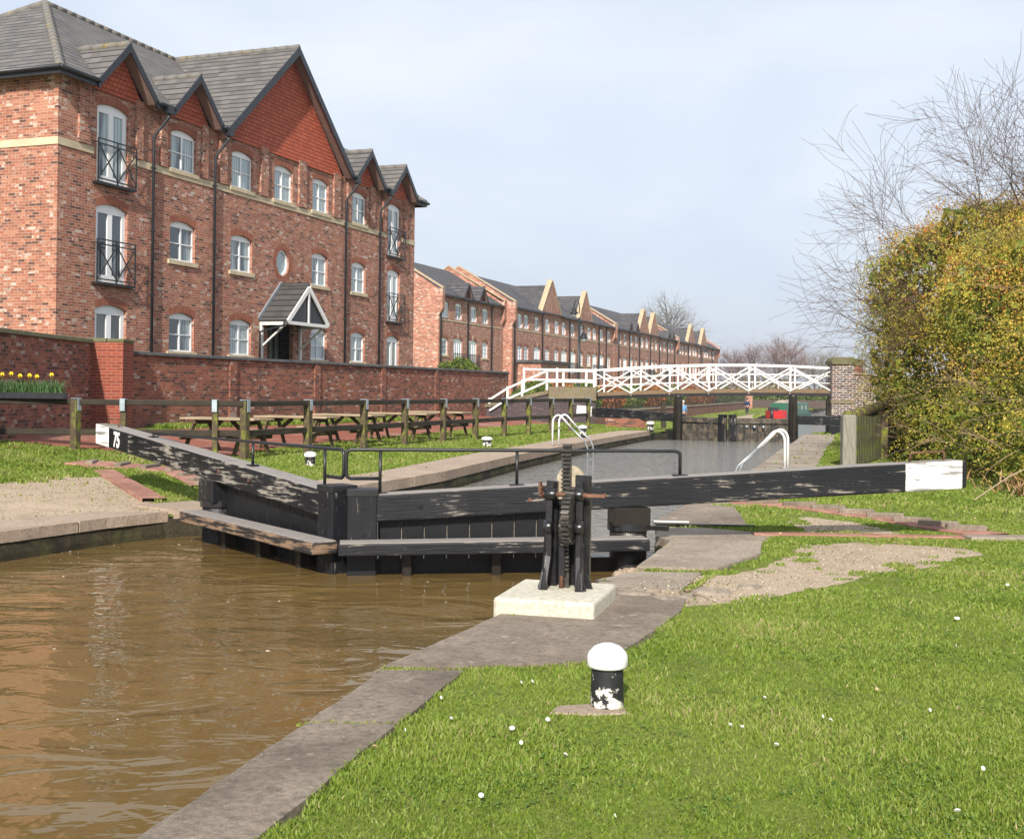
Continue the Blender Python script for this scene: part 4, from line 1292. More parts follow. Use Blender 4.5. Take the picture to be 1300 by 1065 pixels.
mb.b2(xa - .03, xa, ya_, yb_, EA - .20, EA - .01); mb.b2(xb, xb + .03, ya_, yb_, EA - .20, EA - .01)
mb.build('fascia', M['fascia'], B)
mb = MB()
mb.tube([(xa - .09, ya_ - .09, EA - .05), (xa - .09, yb_, EA - .05)], .062, 8)
mb.tube([(xb + .09, ya_ - .09, EA - .05), (xb + .09, yb_, EA - .05)], .062, 8)
for a, b in ((xa - .09, 1.05), (3.5, 4.25), (6.7, 7.0), (15.2, 15.5), (17.9, 18.7), (20.95, xb + .09)):
    mb.build('gutter', M['fascia'], B); mb = MB(); mb.tube([(a, ya_ - .09, EA - .05), (b, ya_ - .09, EA - .05)], .062, 8)
mb.build('gutter', M['fascia'], B)
# gables
def gable(root, c, hw, za, EA_, slope, ohy, face, yfront=-.40, tilem='tiles', rid=True, fb=.24, yoff=0.0):
    yb2 = yoff + (za - EA_) / slope - ohy
    P = []
    g = None
    mb = MB()
    for s in (-1, 1):
        slab3(mb, [(c + s * (hw + .08), yfront + yoff, EA_ - .03), (c, yfront + yoff, za + .05), (c, yb2 + .1, za + .05), (c + s * (hw + .08), yoff - ohy + .06, EA_ - .03)], .05)
    g = mb.build('gable_roof', M[tilem], root)
    if rid:
        mb = MB(); n = max(1, int((yb2 - yfront) / .42))
        for i in range(n):
            a = yfront + yoff + (yb2 - yfront - yoff) * i / n; b = yfront + yoff + (yb2 - yfront - yoff) * (i + .98) / n
            mb.tube([(c, a, za + .03), (c, b, za + .015)], .11, 6)
        mb.build('ridge_tiles', M['ridge'], g)
    mb = MB()
    mb.add([(c - hw + .15, yoff - .03, EA_ - .12), (c + hw - .15, yoff - .03, EA_ - .12), (c, yoff - .03, za - .03)], [(0, 1, 2)])
    mb.b2(c - hw + .2, c + hw - .2, yoff - .06, yoff - .032, EA_ - .15, EA_ - .11)
    mb.build('gable_face', face, g)
    mb = MB()
    for s in (-1, 1):
        slab3(mb, [(c + s * (hw + .03), yfront + yoff + .02, EA_ - .09), (c, yfront + yoff + .02, za - .012), (c, yoff - .028, za - .012), (c + s * (hw + .03), yoff - .028, EA_ - .09)], .03)
    mb.build('soffit', M['soffit'], g)
    mb = MB()
    for s in (-1, 1):
        e = Vector((c + s * (hw + .10), 0, EA_ - .02)); t = Vector((c, 0, za + .055))
        dn = Vector((0, 0, -fb))
        o0 = Vector((0, yfront + yoff - .03, 0)); o1 = Vector((0, yfront + yoff - .002, 0))
        A_ = [e + dn, t + dn, t, e]
        mb.add([p + o0 for p in A_] + [p + o1 for p in A_], [(0, 1, 2, 3), (7, 6, 5, 4), (0, 4, 5, 1), (1, 5, 6, 2), (2, 6, 7, 3), (3, 7, 4, 0)])
    mb.build('bargeboard', M['fascia'], g)
    return g
gable(B, 2.27, 1.17, zz(10.84), EA, sl, oh, M['tilehang'])
gable(B, 5.50, 1.17, zz(10.82), EA, sl, oh, M['tilehang'])
gable(B, 11.15, 4.08, zr - .02, EA, sl, oh, M['tilehang'], fb=.30)
gable(B, 16.72, 1.17, zz(10.78), EA, sl, oh, M['tilehang'])
gable(B, 19.82, 1.15, zz(10.76), EA, sl, oh, M['tilehang'])
for x, k in ((3.75, 1), (6.75, 1), (15.25, 1), (18.12, 1)):
    mb = MB()
    mb.b2(x - .11 + .18, x + .11 + .18, -.56, -.40, EA - .28, EA - .08)
    mb.tube([(x + .18, -.46, EA - .26), (x + .18, -.44, EA - .38), (x + .02, -.14, EA - .85), (x, -.09, EA - .98), (x, -.09, 0.1)], .045, 8)
    for z in (1.4, 3.2, 5.0, 6.8): mb.box((x, -.09, z), (.13, .10, .05))
    mb.build('downpipe', M['fascia'], B)
# entrance and canopy
mb = MB()
mb.b2(10.0, 11.65, .55, .60, 0, zz(3.75)); dr = mb.build('entrance_door', M['fascia'], B)
mb = MB()
for a, b in ((10.12, 10.42), (10.50, 10.80), (10.88, 11.15), (11.23, 11.52)): mb.b2(a, b, .52, .547, .3, zz(3.6))
mb.build('pane', M['pane_door'], dr)
mb = MB()
for x in (10.0, 10.46, 10.84, 11.19): mb.b2(x, x + .05, .48, .53, 0, zz(3.75))
mb.build('frame', M['fascia'], dr)
po = []
pc_, phw, pz0, pz1, pd = 10.82, 1.30, zz(3.88), zz(5.05), 1.0
mb = MB()
for s in (-1, 1):
    slab3(mb, [(pc_ + s * (phw + .1), -pd - .08, pz0 - .06), (pc_, -pd - .08, pz1 + .04), (pc_, -.002, pz1 + .04), (pc_ + s * (phw + .1), -.002, pz0 - .06)], .05)
cp = mb.build('canopy_roof', M['tiles_porch'], B)
mb = MB(); mb.tube([(pc_, -pd - .08, pz1 + .03), (pc_, -.01, pz1 + .03)], .09, 6); mb.build('ridge_tiles', M['tiles_porch'], cp)
mb = MB()
for s in (-1, 1):
    mb.beam((pc_ + s * (phw + .06), -pd - .10, pz0 - .12), (pc_, -pd - .10, pz1 - .08), .05, .15)
    mb.b2(pc_ + s * phw - .03, pc_ + s * phw + .03, -pd, -.01, pz0 - .22, pz0 - .08)
    mb.beam((pc_ + s * (phw - .05), -pd + .02, pz0 - .16), (pc_ + s * (phw - .05), -.03, pz0 - .95), .05, .08, up=(1, 0, 0))
    mb.b2(pc_ + s * (phw - .05) - .05, pc_ + s * (phw - .05) + .05, -.08, -.003, pz0 - 1.75, pz0 - .2)
mb.b2(pc_ - phw + .04, pc_ + phw - .04, -pd - .12, -pd - .06, pz0 - .20, pz0 - .09)
mb.b2(pc_ - .04, pc_ + .04, -pd - .115, -pd - .075, pz0 - .09, pz1 - .14)
mb.build('canopy_frame', M['white_paint'], cp)
mb = MB(); mb.add([(pc_ - phw + .1, -pd - .04, pz0 - .1), (pc_ + phw - .1, -pd - .04, pz0 - .1), (pc_, -pd - .04, pz1 - .06)], [(0, 1, 2)]); mb.build('canopy_infill', M['fascia'], cp)
mb = MB()
for s in (-1, 1): mb.beam((pc_ + s * (phw + .12), -.02, pz0 - .02), (pc_ + s * .02, -.02, pz1 + .12), .05, .10)
mb.build('flashing', M['lead'], cp)
mb = MB()
mb.tube([(9.42, -1.0, pz0 - .12), (9.42, -.95, pz0 - .25), (9.35, -.12, pz0 - .45), (9.35, -.1, .1)], .038, 8); mb.build('downpipe', M['fascia'], cp)

# terraces beyond
T0 = Vector((.4, 97, 0))
def terrace(label, x0, x1, yo, ups, lows, doors, brickg, smallg, pipes, stepend=True, rail_doors=True, EAz=8.48):
    o = T0 + D * x0 + N * yo
    root = thing('terraced_row', label, 'terraced houses', (o.x, o.y, .9), RZB, group='brick terraces beside the canal', local=True)
    L = x1 - x0; q = -.9; dp = 9.6
    Ez = EAz + q; s_ = .60
    W = []
    for x in ups: W.append((x - x0 - .62, x - x0 + .62, 6.80 + q, 8.02 + q, 'u'))
    for x in lows: W.append((x - x0 - .62, x - x0 + .62, 4.10 + q, 5.36 + q, 'l'))
    for x in doors: W.append((x - x0 - .88, x - x0 + .88, 3.28 + q, 5.42 + q, 'd'))
    hl = [arch_poly(a, b, c, d, .10, 4) for a, b, c, d, _ in W]
    mb = MB()
    out = [(0, 0), (L, 0), (L, Ez)]
    for c, hw, za in sorted(brickg, reverse=True):
        out += [(c - x0 + hw, Ez), (c - x0 + hw * .97, Ez + .25), (c - x0 + .12, za + q), (c - x0 - .12, za + q), (c - x0 - hw * .97, Ez + .25), (c - x0 - hw, Ez)]
    out += [(0, Ez)]
    holed(mb, out, hl, 0, .12)
    rm = dp / 2; zr = Ez + s_ * (rm + .2)
    gp = [(0, 0), (dp, 0), (dp, Ez), (rm, zr + .35), (0, Ez + .35), (0, Ez)]
    for xx in (0, L):
        tri = tessellate_polygon([[Vector((a, b, 0)) for a, b in gp]])
        mb.add([(xx, a, b) for a, b in gp], [tuple(t) for t in tri])
        xi = xx + (.3 if xx == 0 else -.3)
        mb.add([(xi, a, b) for a, b in gp], [tuple(t) for t in tri])
        if stepend:
            mb.b2(xx - .002 if xx == 0 else xx - .45, xx + .45 if xx == 0 else xx + .002, -.28, -.001, Ez - 1.1, Ez + .38)
            mb.hexa([(xx if xx == 0 else xx - .45, -.02, Ez - 1.5), (xx + .45 if xx == 0 else xx, -.02, Ez - 1.5), (xx + .45 if xx == 0 else xx, -.001, Ez - 1.5), (xx if xx == 0 else xx - .45, -.001, Ez - 1.5),
                     (xx if xx == 0 else xx - .45, -.28, Ez - 1.1), (xx + .45 if xx == 0 else xx, -.28, Ez - 1.1), (xx + .45 if xx == 0 else xx, -.001, Ez - 1.1), (xx if xx == 0 else xx - .45, -.001, Ez - 1.1)])
    mb.build('wall', M['brick_far'], root, fixn=False)
    mb = MB()
    for xx in (0, L):
        a, b = (xx - .05, xx + .38) if xx == 0 else (xx - .38, xx + .05)
        mb.hexa([(a, -.30, Ez + .37), (b, -.30, Ez + .37), (b, rm, zr + .37), (a, rm, zr + .37), (a, -.30, Ez + .47), (b, -.30, Ez + .47), (b, rm, zr + .47), (a, rm, zr + .47)])
        mb.hexa([(a, rm, zr + .37), (b, rm, zr + .37), (b, dp, Ez), (a, dp, Ez), (a, rm, zr + .47), (b, rm, zr + .47), (b, dp, Ez + .1), (a, dp, Ez + .1)])
        mb.build('stone_coping', M['stone_far'], root); mb = MB()
    for c, hw, za in brickg:
        cc = c - x0
        for s in (-1, 1):
            P = [(cc + s * hw, -.05, Ez + .02), (cc + s * .1, -.05, za + q), (cc + s * .1, .42, za + q), (cc + s * hw, .42, Ez + .02)]
            Pu = [(x, y, z + .14) for x, y, z in P]
            mb = MB(); mb.hexa(P + Pu); mb.build('stone_coping', M['stone_far'], root)
    mb = MB()
    mb.b2(.5, L - .5, -.03, -.002, 6.60 + q, 6.70 + q)
    mb.build('string_course', M['stone_buff'], root)
    mb = MB()
    mb.add([(.3, -.25, Ez), (L - .3, -.25, Ez), (L - .3, rm, zr), (.3, rm, zr), (.3, dp + .2, Ez), (L - .3, dp + .2, Ez)], [(0, 1, 2, 3), (3, 2, 5, 4)])
    rf = mb.build('roof', M['tiles_far'], root)
    for c, hw, za in brickg:
        cc = c - x0; z2 = za + q - .35; yb3 = (z2 - Ez) / s_ - .2
        mb = MB()
        for s in (-1, 1): slab3(mb, [(cc + s * (hw - .05), .43, Ez + .04), (cc, .43, z2), (cc, yb3, z2), (cc + s * (hw - .05), .44, Ez + .04)], .04)
        for s in (-1, 1): mb.add([(cc + s * (hw - .05), .2, Ez + .05), (cc, .2, z2), (cc, yb3, z2), (cc + s * (hw - .05), -.0, Ez + .05)], [(0, 1, 2, 3)])
        mb.build('cross_roof', M['tiles_far'], rf)
    for c, hw, za in smallg:
        gable(root, c - x0, hw, za + q, Ez, s_, .2, M['tilehang'], tilem='tiles_far', rid=False, fb=.2, yfront=-.35)
    mb = MB(); mb.b2(.46, L - .46, -.34, -.24, Ez - .12, Ez + .02)
    # gutter broken at brick gables
    mb = MB(); xs = [.46]
    for c, hw, za in sorted(brickg): xs += [c - x0 - hw, c - x0 + hw]
    xs.append(L - .46)
    for a, b in zip(xs[::2], xs[1::2]):
        mb = MB(); mb.b2(a, b, -.34, -.24, Ez - .12, Ez + .02); mb.build('gutter', M['fascia'], root)
    for x in pipes:
        mb = MB(); mb.tube([(x - x0, -.22, Ez - .1), (x - x0, -.08, Ez - .4), (x - x0, -.08, 0)], .06, 6); mb.build('downpipe', M['fascia'], root)
    for a, b, c, d, k in W:
        if k == 'u': window(root, a, b, c, d, rise=.10, sill=False, glass='pane_far', arch=False, fw=.12)
        elif k == 'l': window(root, a, b, c, d, rise=.10, rows=3, glass='pane_far', arch=True, fw=.12)
        else: window(root, a, b, c, d, rise=.14, cols=4, door=True, sill=False, glass='pane_far', arch=True, rail='bar' if rail_doors else None, key=True, fw=.09)
    return root
terrace('nearest brick terrace with two small gablets, just beyond the apartment block', -14.6, -1.45, .75, [-13.4, -10.9, -7.9, -5.45], [-13.5, -5.45], [-11.0, -8.05], [], [(-9.75, .95, 9.62), (-6.65, .95, 9.62)], [-14.35, -9.2, -4.2])
terrace('second brick terrace with two tall stone coped gables behind the lamp post', -1.35, 30.6, 0, [.6, 2.2, 5.0, 7.9, 10.6, 12.8, 15.6, 18.45, 21.2, 23.1, 25.8, 28.7], [.6, 2.2, 7.9, 10.6, 18.5, 21.2, 28.7], [5.1, 12.9, 15.8, 23.3, 25.9], [(9.1, 2.85, 11.5), (19.95, 2.4, 11.4)], [], [-.9, 6.3, 14.4, 17.7, 24.6, 27.4])
terrace('third brick terrace with two tall gables standing close together and small gablets at both ends', 30.9, 62.8, 0, [33.2, 35.6, 38.3, 40.7, 43.5, 45.9, 48.4, 50.8, 53.1, 55.5, 58.1, 60.1], [33.3, 40.6, 43.5, 50.8, 53.1, 60.0], [35.6, 38.3, 46.0, 48.7, 55.3, 57.8], [(44.4, 2.6, 11.3), (49.7, 2.4, 11.25)], [(36.95, .95, 9.5), (40.0, .95, 9.5), (57.0, .95, 9.5), (59.4, .95, 9.5)], [32.6, 37.3, 42.0, 47.6, 52.4, 57.0, 61.4])
terrace('farthest brick terrace at the end of the row before the open sky', 63.1, 94.5, 0, [65.1, 66.9, 69.2, 71.9, 74.4, 76.1, 78.6, 81.2, 83.2, 85.1, 87.4, 90.0], [65.2, 69.3, 74.4, 78.6, 83.2, 87.4], [67.0, 72.0, 76.2, 81.0, 85.2, 90.0], [(72.75, 2.6, 11.15), (82.0, 2.5, 11.1)], [], [70.5, 79.6, 88.7], rail_doors=False)
# flat roofed porch in front of the second terrace
o = T0 + D * (-.4) - N * 2.2
pr = thing('porch', 'low flat roofed brick porch before the second terrace', 'porch', (o.x, o.y, .9), RZB, local=True)
mb = MB(); mb.b2(0, 7.6, 0, 2.0, 0, 3.0); mb.build('wall', M['brick_far'], pr)
mb = MB(); mb.b2(-.2, 7.8, -.2, 2.1, 3.003, 3.22); mb.build('flat_roof', M['coping_grey'], pr)
# clipped shrub over the wall
def leaf_cloud(name, ells, n, size, mat, parent=None, shell=.22, seed=1, lump=.25, flat=.5, bias=None, colf=None, clump=0):
    r = np.random.default_rng(seed)
    ells = np.array(ells, float)
    vol = np.sqrt((ells[:, 3] * ells[:, 4] + ells[:, 4] * ells[:, 5] + ells[:, 3] * ells[:, 5]))
    which = r.choice(len(ells), n, p=(vol ** 2) / (vol ** 2).sum())
    d = r.normal(size=(n, 3)); d /= np.linalg.norm(d, axis=1)[:, None]
    rad = 1 - np.abs(r.normal(0, shell, n))
    e = ells[which]
    # lumpy surface
    ph = np.sin(d[:, 0] * 5.3 + which * 1.7) * np.cos(d[:, 1] * 4.7 + which) + .6 * np.sin(d[:, 2] * 9 + d[:, 0] * 8)
    rad = rad * (1 + lump * .35 * ph) + r.normal(0, .02, n)
    if clump:
        q0 = e[:, :3] + d * e[:, 3:6]
        rad = rad + clump * np.array([mnoise.noise(Vector((float(a) * 1.9, float(b) * 1.9, float(c) * 1.9))) for a, b, c in q0])
    c = e[:, :3] + d * rad[:, None] * e[:, 3:6]
    keep = np.ones(n, bool)
    for i in range(len(ells)):
        q = (c - ells[i, :3]) / ells[i, 3:6]
        keep &= ~((np.linalg.norm(q, axis=1) < .60) & (which != i))
    keep &= c[:, 2] > .0
    c = c[keep]; n = len(c); d = d[keep]; cl_ = None
    a = r.normal(size=(n, 3)); a /= np.linalg.norm(a, axis=1)[:, None]
    b = r.normal(size=(n, 3)); b -= a * (a * b).sum(1)[:, None]; b /= np.linalg.norm(b, axis=1)[:, None]
    s = size * r.uniform(.6, 1.35, n)[:, None]
    V = np.stack([c - a * s, c - b * s * flat, c + a * s, c + b * s * flat], 1).reshape(-1, 3)
    cl = r.uniform(0, 1, n)
    if colf is not None: cl = colf(c, cl, r)
    return fast_mesh(name, V, np.arange(4 * n), np.full(n, 4), mat, {'rnd': np.repeat(cl, 4)}, parent)
sh = thing('clipped_shrub', 'rounded green shrub showing above the long garden wall near the first terrace', 'shrub', (-3.0, 66, 1))
leaf_cloud('foliage', [(-3.0, 66, 2.2, 1.45, 1.4, 1.2)], 5000, .09, M['shrub'], sh, seed=5)
mb = MB(); mb.tube([(-3, 66, .8), (-3, 66, 2.2)], .1, 6); mb.build('trunk', M['bark'], sh)

# ------------------------------------------------------------------ footbridge
BR0 = Vector((3.72, 53.05, 0)); BR1 = Vector((13.58, 49.45, 0)); bd = (BR1 - BR0); bl = bd.length; bdn = bd.normalized(); bn = Vector((-bdn.y, bdn.x, 0))
dk = lambda t: 1.36 + .58 * t - .32 * t * t
rl = lambda t: 2.55 + .96 * t - .80 * t * t
BG = thing('footbridge', 'arched white lattice footbridge over the far lock gates', 'footbridge', (8.6, 51.2, 1.5))
Bp = lambda t, o, z: BR0 + bd * t + bn * o + Z3 * z
for side_, off in (('near', 0), ('far', 1.75)):
    for i in range(7):
        t = i / 6
        mb = MB(); mb.beam(Bp(t, off, dk(t) - .02), Bp(t, off, rl(t) + .03), .07, .07, up=(0, 1, 0)); mb.build('parapet_post', M['white_paint'], BG)
    for i in range(6):
        a, b = i / 6, (i + 1) / 6
        mb = MB()
        da, db = .09, .11
        mb.beam(Bp(a, off - .07, dk(a) + .10), Bp(b, off - .03, rl(b) - .10), .03, .055)
        mb.beam(Bp(a, off - .02, rl(a) - .10), Bp(b, off - .085, dk(b) + .10), .03, .055)
        for f in (.40, .68):
            mb.beam(Bp(a, off + .01, dk(a) + (rl(a) - dk(a)) * f), Bp(b, off + .01, dk(b) + (rl(b) - dk(b)) * f), .02, .028)
        mb.build('lattice_panel', M['white_paint'], BG)
        mb = MB()
        mb.beam(Bp(a, off, rl(a)), Bp(b, off, rl(b)), .09, .075); mb.build('top_rail', M['white_paint'], BG)
        mb = MB()
        mb.beam(Bp(a, off + .02, dk(a) + .10), Bp(b, off + .02, dk(b) + .10), .14, .17); mb.build('deck_edge', M['deckwood'], BG)
        mb = MB()
        mb.beam(Bp(a, off + .05, dk(a) - .05), Bp(b, off + .05, dk(b) - .05), .16, .13); mb.build('girder', M['iron'], BG)
mb = MB()
K = 60
for i in range(K):
    a, b = i / K + .0008, (i + 1) / K - .0008
    mb.hexa([Bp(a, .10, dk(a) + .0), Bp(b, .10, dk(b) + .0), Bp(b, 1.68, dk(b) + .0), Bp(a, 1.68, dk(a) + .0), Bp(a, .10, dk(a) + .05), Bp(b, .10, dk(b) + .05), Bp(b, 1.68, dk(b) + .05), Bp(a, 1.68, dk(a) + .05)])
mb.build('deck', M['deckwood'], BG)
for x, y, w, zt_ in ((6.80, 47.65, .36, 1.52), (11.12, 46.1, .36, 1.6)):
    mb = MB(); mb.tube([(x, y, -1.6), (x, y, zt_ - .1), (x, y, zt_)], [w / 2 * 1.05, w / 2, w / 2 * .9], 10); mb.box((x, y - .05, .2), (.12, .42, 2.4), 0)
    tag(mb.build('fender_post', M['wetwood'], loc=(x, y, -1)), 'tall dark wet post under the bridge %s' % ('beside the white topped bollard' if x < 8 else 'where the gate meets the towpath'), 'post')
for t in (.39, .985):
    for off in (.3,):
        p = Bp(t, off, 0); mb = MB(); mb.box((p.x - (.9 if t < .5 else 0), p.y, (dk(t) - .35 - 1.4) / 2), (.20, .20, dk(t) - .3 + 1.4)); mb.build('support_post', M['fencewood'], BG)
# left abutment, ramp and rails
AB = thing('bridge_abutment', 'sandstone parapet block on blue brick at the lawn end of the footbridge', 'abutment', (2.8, 53, 0))
mb = MB(); mb.b2(1.75, 3.72, 51.95, 54.9, -.4, 1.16); mb.build('brickwork', M['brick_blue'], AB)
mb = MB(); mb.b2(1.62, 3.76, 51.85, 55.0, 1.163, 1.78); mb.build('parapet_stone', M['abut'], AB, bevel=.02)
RP = thing('bridge_ramp', 'grey brick ramp climbing from the lawn to the footbridge', 'ramp', (-.5, 52.5, 0))
mb = MB(); mb.hexa([(-3.6, 51.95, -.2), (1.745, 51.95, -.4), (1.745, 54.2, -.4), (-3.6, 54.2, -.2), (-3.6, 51.95, .25), (1.745, 51.95, 1.45), (1.745, 54.2, 1.45), (-3.6, 54.2, .25)]); mb.build('brickwork', M['brick_blue'], RP)
mb = MB(); mb.hexa([(-3.6, 51.85, .255), (1.61, 51.85, 1.455), (1.61, 52.2, 1.455), (-3.6, 52.2, .255), (-3.6, 51.85, .40), (1.61, 51.85, 1.62), (1.61, 52.2, 1.62), (-3.6, 52.2, .40)]); mb.build('ramp_coping', M['abut'], RP, bevel=.015)
WR = thing('white_railing', 'white two bar timber railing down the ramp beside the footbridge', 'railing', (1.5, 51.7, 1.2))
for y0, pts in ((51.9, [(3.70, 1.80, 2.50), (3.3, 1.80, 2.53), (2.28, 1.80, 2.53), (1.55, 1.62, 2.52), (.45, 1.20, 2.02), (-.2, 1.05, 1.72), (-1.0, .85, 1.20)]), (54.6, [(3.9, 1.80, 2.62), (2.1, 1.78, 2.62), (.55, 1.5, 2.62)])):
    for x, zb, zt_ in pts:
        mb = MB(); mb.box((x, y0, (zb + zt_ + .05) / 2), (.10, .10, zt_ + .05 - zb)); mb.add([], []); mb.build('post', M['white_paint'], WR, bevel=.015)
    for (xa_, za_, ta), (xb2, zb_, tb) in zip(pts[:-1], pts[1:]):
        for f in (0, .48):
            mb = MB(); mb.beam((xa_, y0 - .07, ta - f - .03), (xb2, y0 - .07, tb - f - .03), .04, .085); mb.build('rail', M['white_paint'], WR)
# right abutment piers
RPi = thing('bridge_pier', 'mixed blue brick pier with rounded mossy capstone at the hedge end of the footbridge', 'pier', (13.95, 49.5, 0))
mb = MB(); mb.box((13.95, 49.45, 1.1), (.93, .93, 3.5), -.08); mb.build('brickwork', M['brick_pier'], RPi)
mb = MB(); mb.box((13.95, 49.45, 1.28), (.99, .99, .16), -.08); mb.build('stone_band', M['abut'], RPi, bevel=.01)
def roundcap(cx, cy, w, z, root):
    mb = MB(); prof = [(-w / 2, 0), (w / 2, 0), (w / 2 + .01, .14), (w / 2 - .05, .24), (w / 2 - .16, .31), (-w / 2 + .16, .31), (-w / 2 + .05, .24), (-w / 2 - .01, .14)]
    mb.prism(prof, (cx, cy - w / 2, z), (1, 0, 0), (0, 0, 1), (0, w, 0)); mb.build('capstone', M['capstone'], root, bevel=.04, seg=2)
roundcap(13.95, 49.45, 1.06, 2.853, RPi)
RP2 = thing('bridge_pier', 'second smaller brick pier with mossy cap, half hidden behind the first one', 'pier', (14.9, 51.2, 0))
mb = MB(); mb.box((15.0, 51.4, 1.1), (.75, .75, 3.5), -.08); mb.build('brickwork', M['brick_wall'], RP2)
roundcap(15.0, 51.4, .85, 2.853, RP2)
wall_thing('brick_wall', 'mixed brick parapet wall running from the bridge pier into the hedge', (14.43, 49.25), (20.5, 49.9), .35, -.6, 2.45, M['brick_pier'], .08, M['slab_pale'], z1b=2.1)

# far lock gates
def fargate(label, heel, mit, tail, ztail):
    h = Vector((heel[0], heel[1], 0)); m = Vector((mit[0], mit[1], 0)); t = Vector((tail[0], tail[1], 0))
    d = (m - h).normalized(); ang = math.atan2(d.y, d.x)
    root = thing('far_lock_gate', label, 'lock gate', (heel[0], heel[1], -.3))
    L = (m - h).length
    mb = MB(); k = 9
    for i in range(k):
        a = h + d * (L * (i + .04) / k); b = h + d * (L * (i + .96) / k)
        mb.beam(a + Z3 * -.4, b + Z3 * -.4, .09, 1.9 + rng.uniform(-.03, .01))
    mb.build('plank_panel', M['farplank'], root)
    mb = MB(); mb.beam(h + Z3 * .50, m + Z3 * .50, .24, .22); mb.build('top_beam', M['farplank'], root, bevel=.02)
    mb = MB(); mb.box(m + Z3 * -.3 - d * .16, (.26, .28, 2.1), ang); mb.build('mitre_post', M['bw_post'], root, bevel=.015)
    mb = MB(); mb.box(m + Z3 * -.3 - d * .75 + Vector((-.03, -.10, 0)), (.16, .12, 1.7), ang); mb.build('brace', M['farplank'], root, bevel=.015)
    mb = MB(); mb.box(h + Z3 * -.35, (.34, .34, 1.9), ang); mb.build('heel_post', M['bw_post'], root, bevel=.015)
    mb = MB(); mb.beam(h + Z3 * .56, t + Z3 * ztail, .30, .34, h1=.42); mb.build('balance_beam', M['bw'], root, bevel=.015)
    e = (t - h).normalized()
    mb = MB(); mb.beam(t + Z3 * ztail, t + e * .75 + Z3 * (ztail + .05), .30, .42); mb.build('beam_end', M['whitewood'], root, bevel=.015)
    return root
M['farplank'] = m_moss('stained far gate timber', (.17, .14, .105), (.045, .042, .038), 'v', .8)
fargate('far gate leaf nearer the terraces, its black beam running over the brick plinth', (6.85, 47.9), (8.45, 46.0), (3.5, 50.1), .72)
fargate('far gate leaf nearer the hedge, with pale bolt heads and a short black beam', (11.15, 46.25), (8.55, 45.95), (15.2, 46.6), .52)
mb = MB()
for x in (9.25, 9.55, 9.9): mb.tube([(x, 45.80, .28), (x, 45.92, .28)], .05, 8)
tag(mb.build('bolt_heads', M['galv'], loc=(9.5, 45.9, .3)), 'three pale round bolt heads on the far gate', 'bolts')
mb = MB(); mb.b2(3.9, 5.6, 48.7, 49.0, -.1, .48)
tag(mb.build('brick_plinth', M['brick_wall'], loc=(4.7, 48.8, 0)), 'low brick plinth under the black balance beam of the far gates', 'plinth')
mb = MB(); mb.box((12.9, 46.3, -.1), (.75, .35, .9), .05)
tag(mb.build('beam_block', M['bw_post'], loc=(12.9, 46.3, -.4), bevel=.02), 'dark timber block under the far balance beam on the towpath', 'block')

# ------------------------------------------------------------------ far towpath side
def xwf(y): return float(xw(np.array(y)))
RWp = [(xwf(y), y) for y in (57, 70, 85, 100, 120, 140, 166)]
rw = thing('retaining_wall', 'low brown brick retaining wall above the far towpath', 'wall', (xwf(57), 57, -.8))
mb = MB()
ribbon(mb, RWp, .3, -1.0, .28)
mb.build('brickwork', M['brick_wall'], rw)
mb = MB(); ribbon(mb, RWp, .4, .283, .36); mb.build('coping', M['slab_pink'], rw)
ep = thing('brick_pillar', 'pinkish brick end pillar of the far retaining wall beside the walker in dark clothes', 'pillar', (xwf(167), 167, -.8))
mb = MB(); mb.box((xwf(167), 167, .4), (1.0, 1.0, 2.6)); mb.build('brickwork', M['brick_far'], ep); mb = MB(); mb.box((xwf(167), 167, 1.76), (1.2, 1.2, .12)); mb.build('coping', M['slab_pink'], ep)
rg = thing('metal_railing', 'black vertical bar railing along the far retaining wall', 'railing', (xwf(57), 57, .3))
mb = MB()
L = 0
for (xa_, ya2), (xb2, yb2) in zip(RWp[:-1], RWp[1:]):
    a = Vector((xa_, ya2, 0)); b = Vector((xb2, yb2, 0)); n = int((b - a).length / .45)
    for i in range(n):
        p = a.lerp(b, i / n); mb.box(p + Z3 * .90, (.02, .02, 1.1))
    for z in (.45, 1.35): mb.beam(a + Z3 * z, b + Z3 * z, .04, .05)
mb.build('bars', M['iron'], rg, bevel=0, uv=False)
# shrubs behind the railing
shr = random.Random(5)
defs = [(64, 'shrub', 'yellow green shrub behind the railing, seen under the lawn end of the bridge'), (69, 'redshrub', 'rust red shrub behind the railing next to the blue brick abutment'), (75, 'shrub', 'bright green shrub between red shrubs under the footbridge'), (82, 'redshrub', 'orange red shrub behind the railing over the black beam'), (90, 'shrub', 'broad yellow green shrub behind the first walker'), (99, 'redshrub', 'red leaved shrub just beyond the walker in blue'), (109, 'shrub', 'low green shrub by the parked dark car'), (120, 'redshrub', 'low russet shrub along the far railing'), (132, 'redshrub', 'thin russet shrub beyond the dark car'), (150, 'shrub', 'dark green shrub near the end pillar of the retaining wall')]
for i, (y, m, lb) in enumerate(defs):
    x = xwf(y) - 1.3
    s = thing('shrub', lb, 'shrub', (x, y, .3), group='shrubs behind the far railing')
    leaf_cloud('foliage', [(x, y, 1.2, 1.1, 3.2, 1.05), (x - .4, y + 2.5, 1.1, 1.1, 2.6, .9)], 3600, .11, M[m], s, seed=20 + i)
    mb = MB(); mb.tube([(x, y, .2), (x, y, 1.0)], .06, 5); mb.build('stem', M['bark'], s)
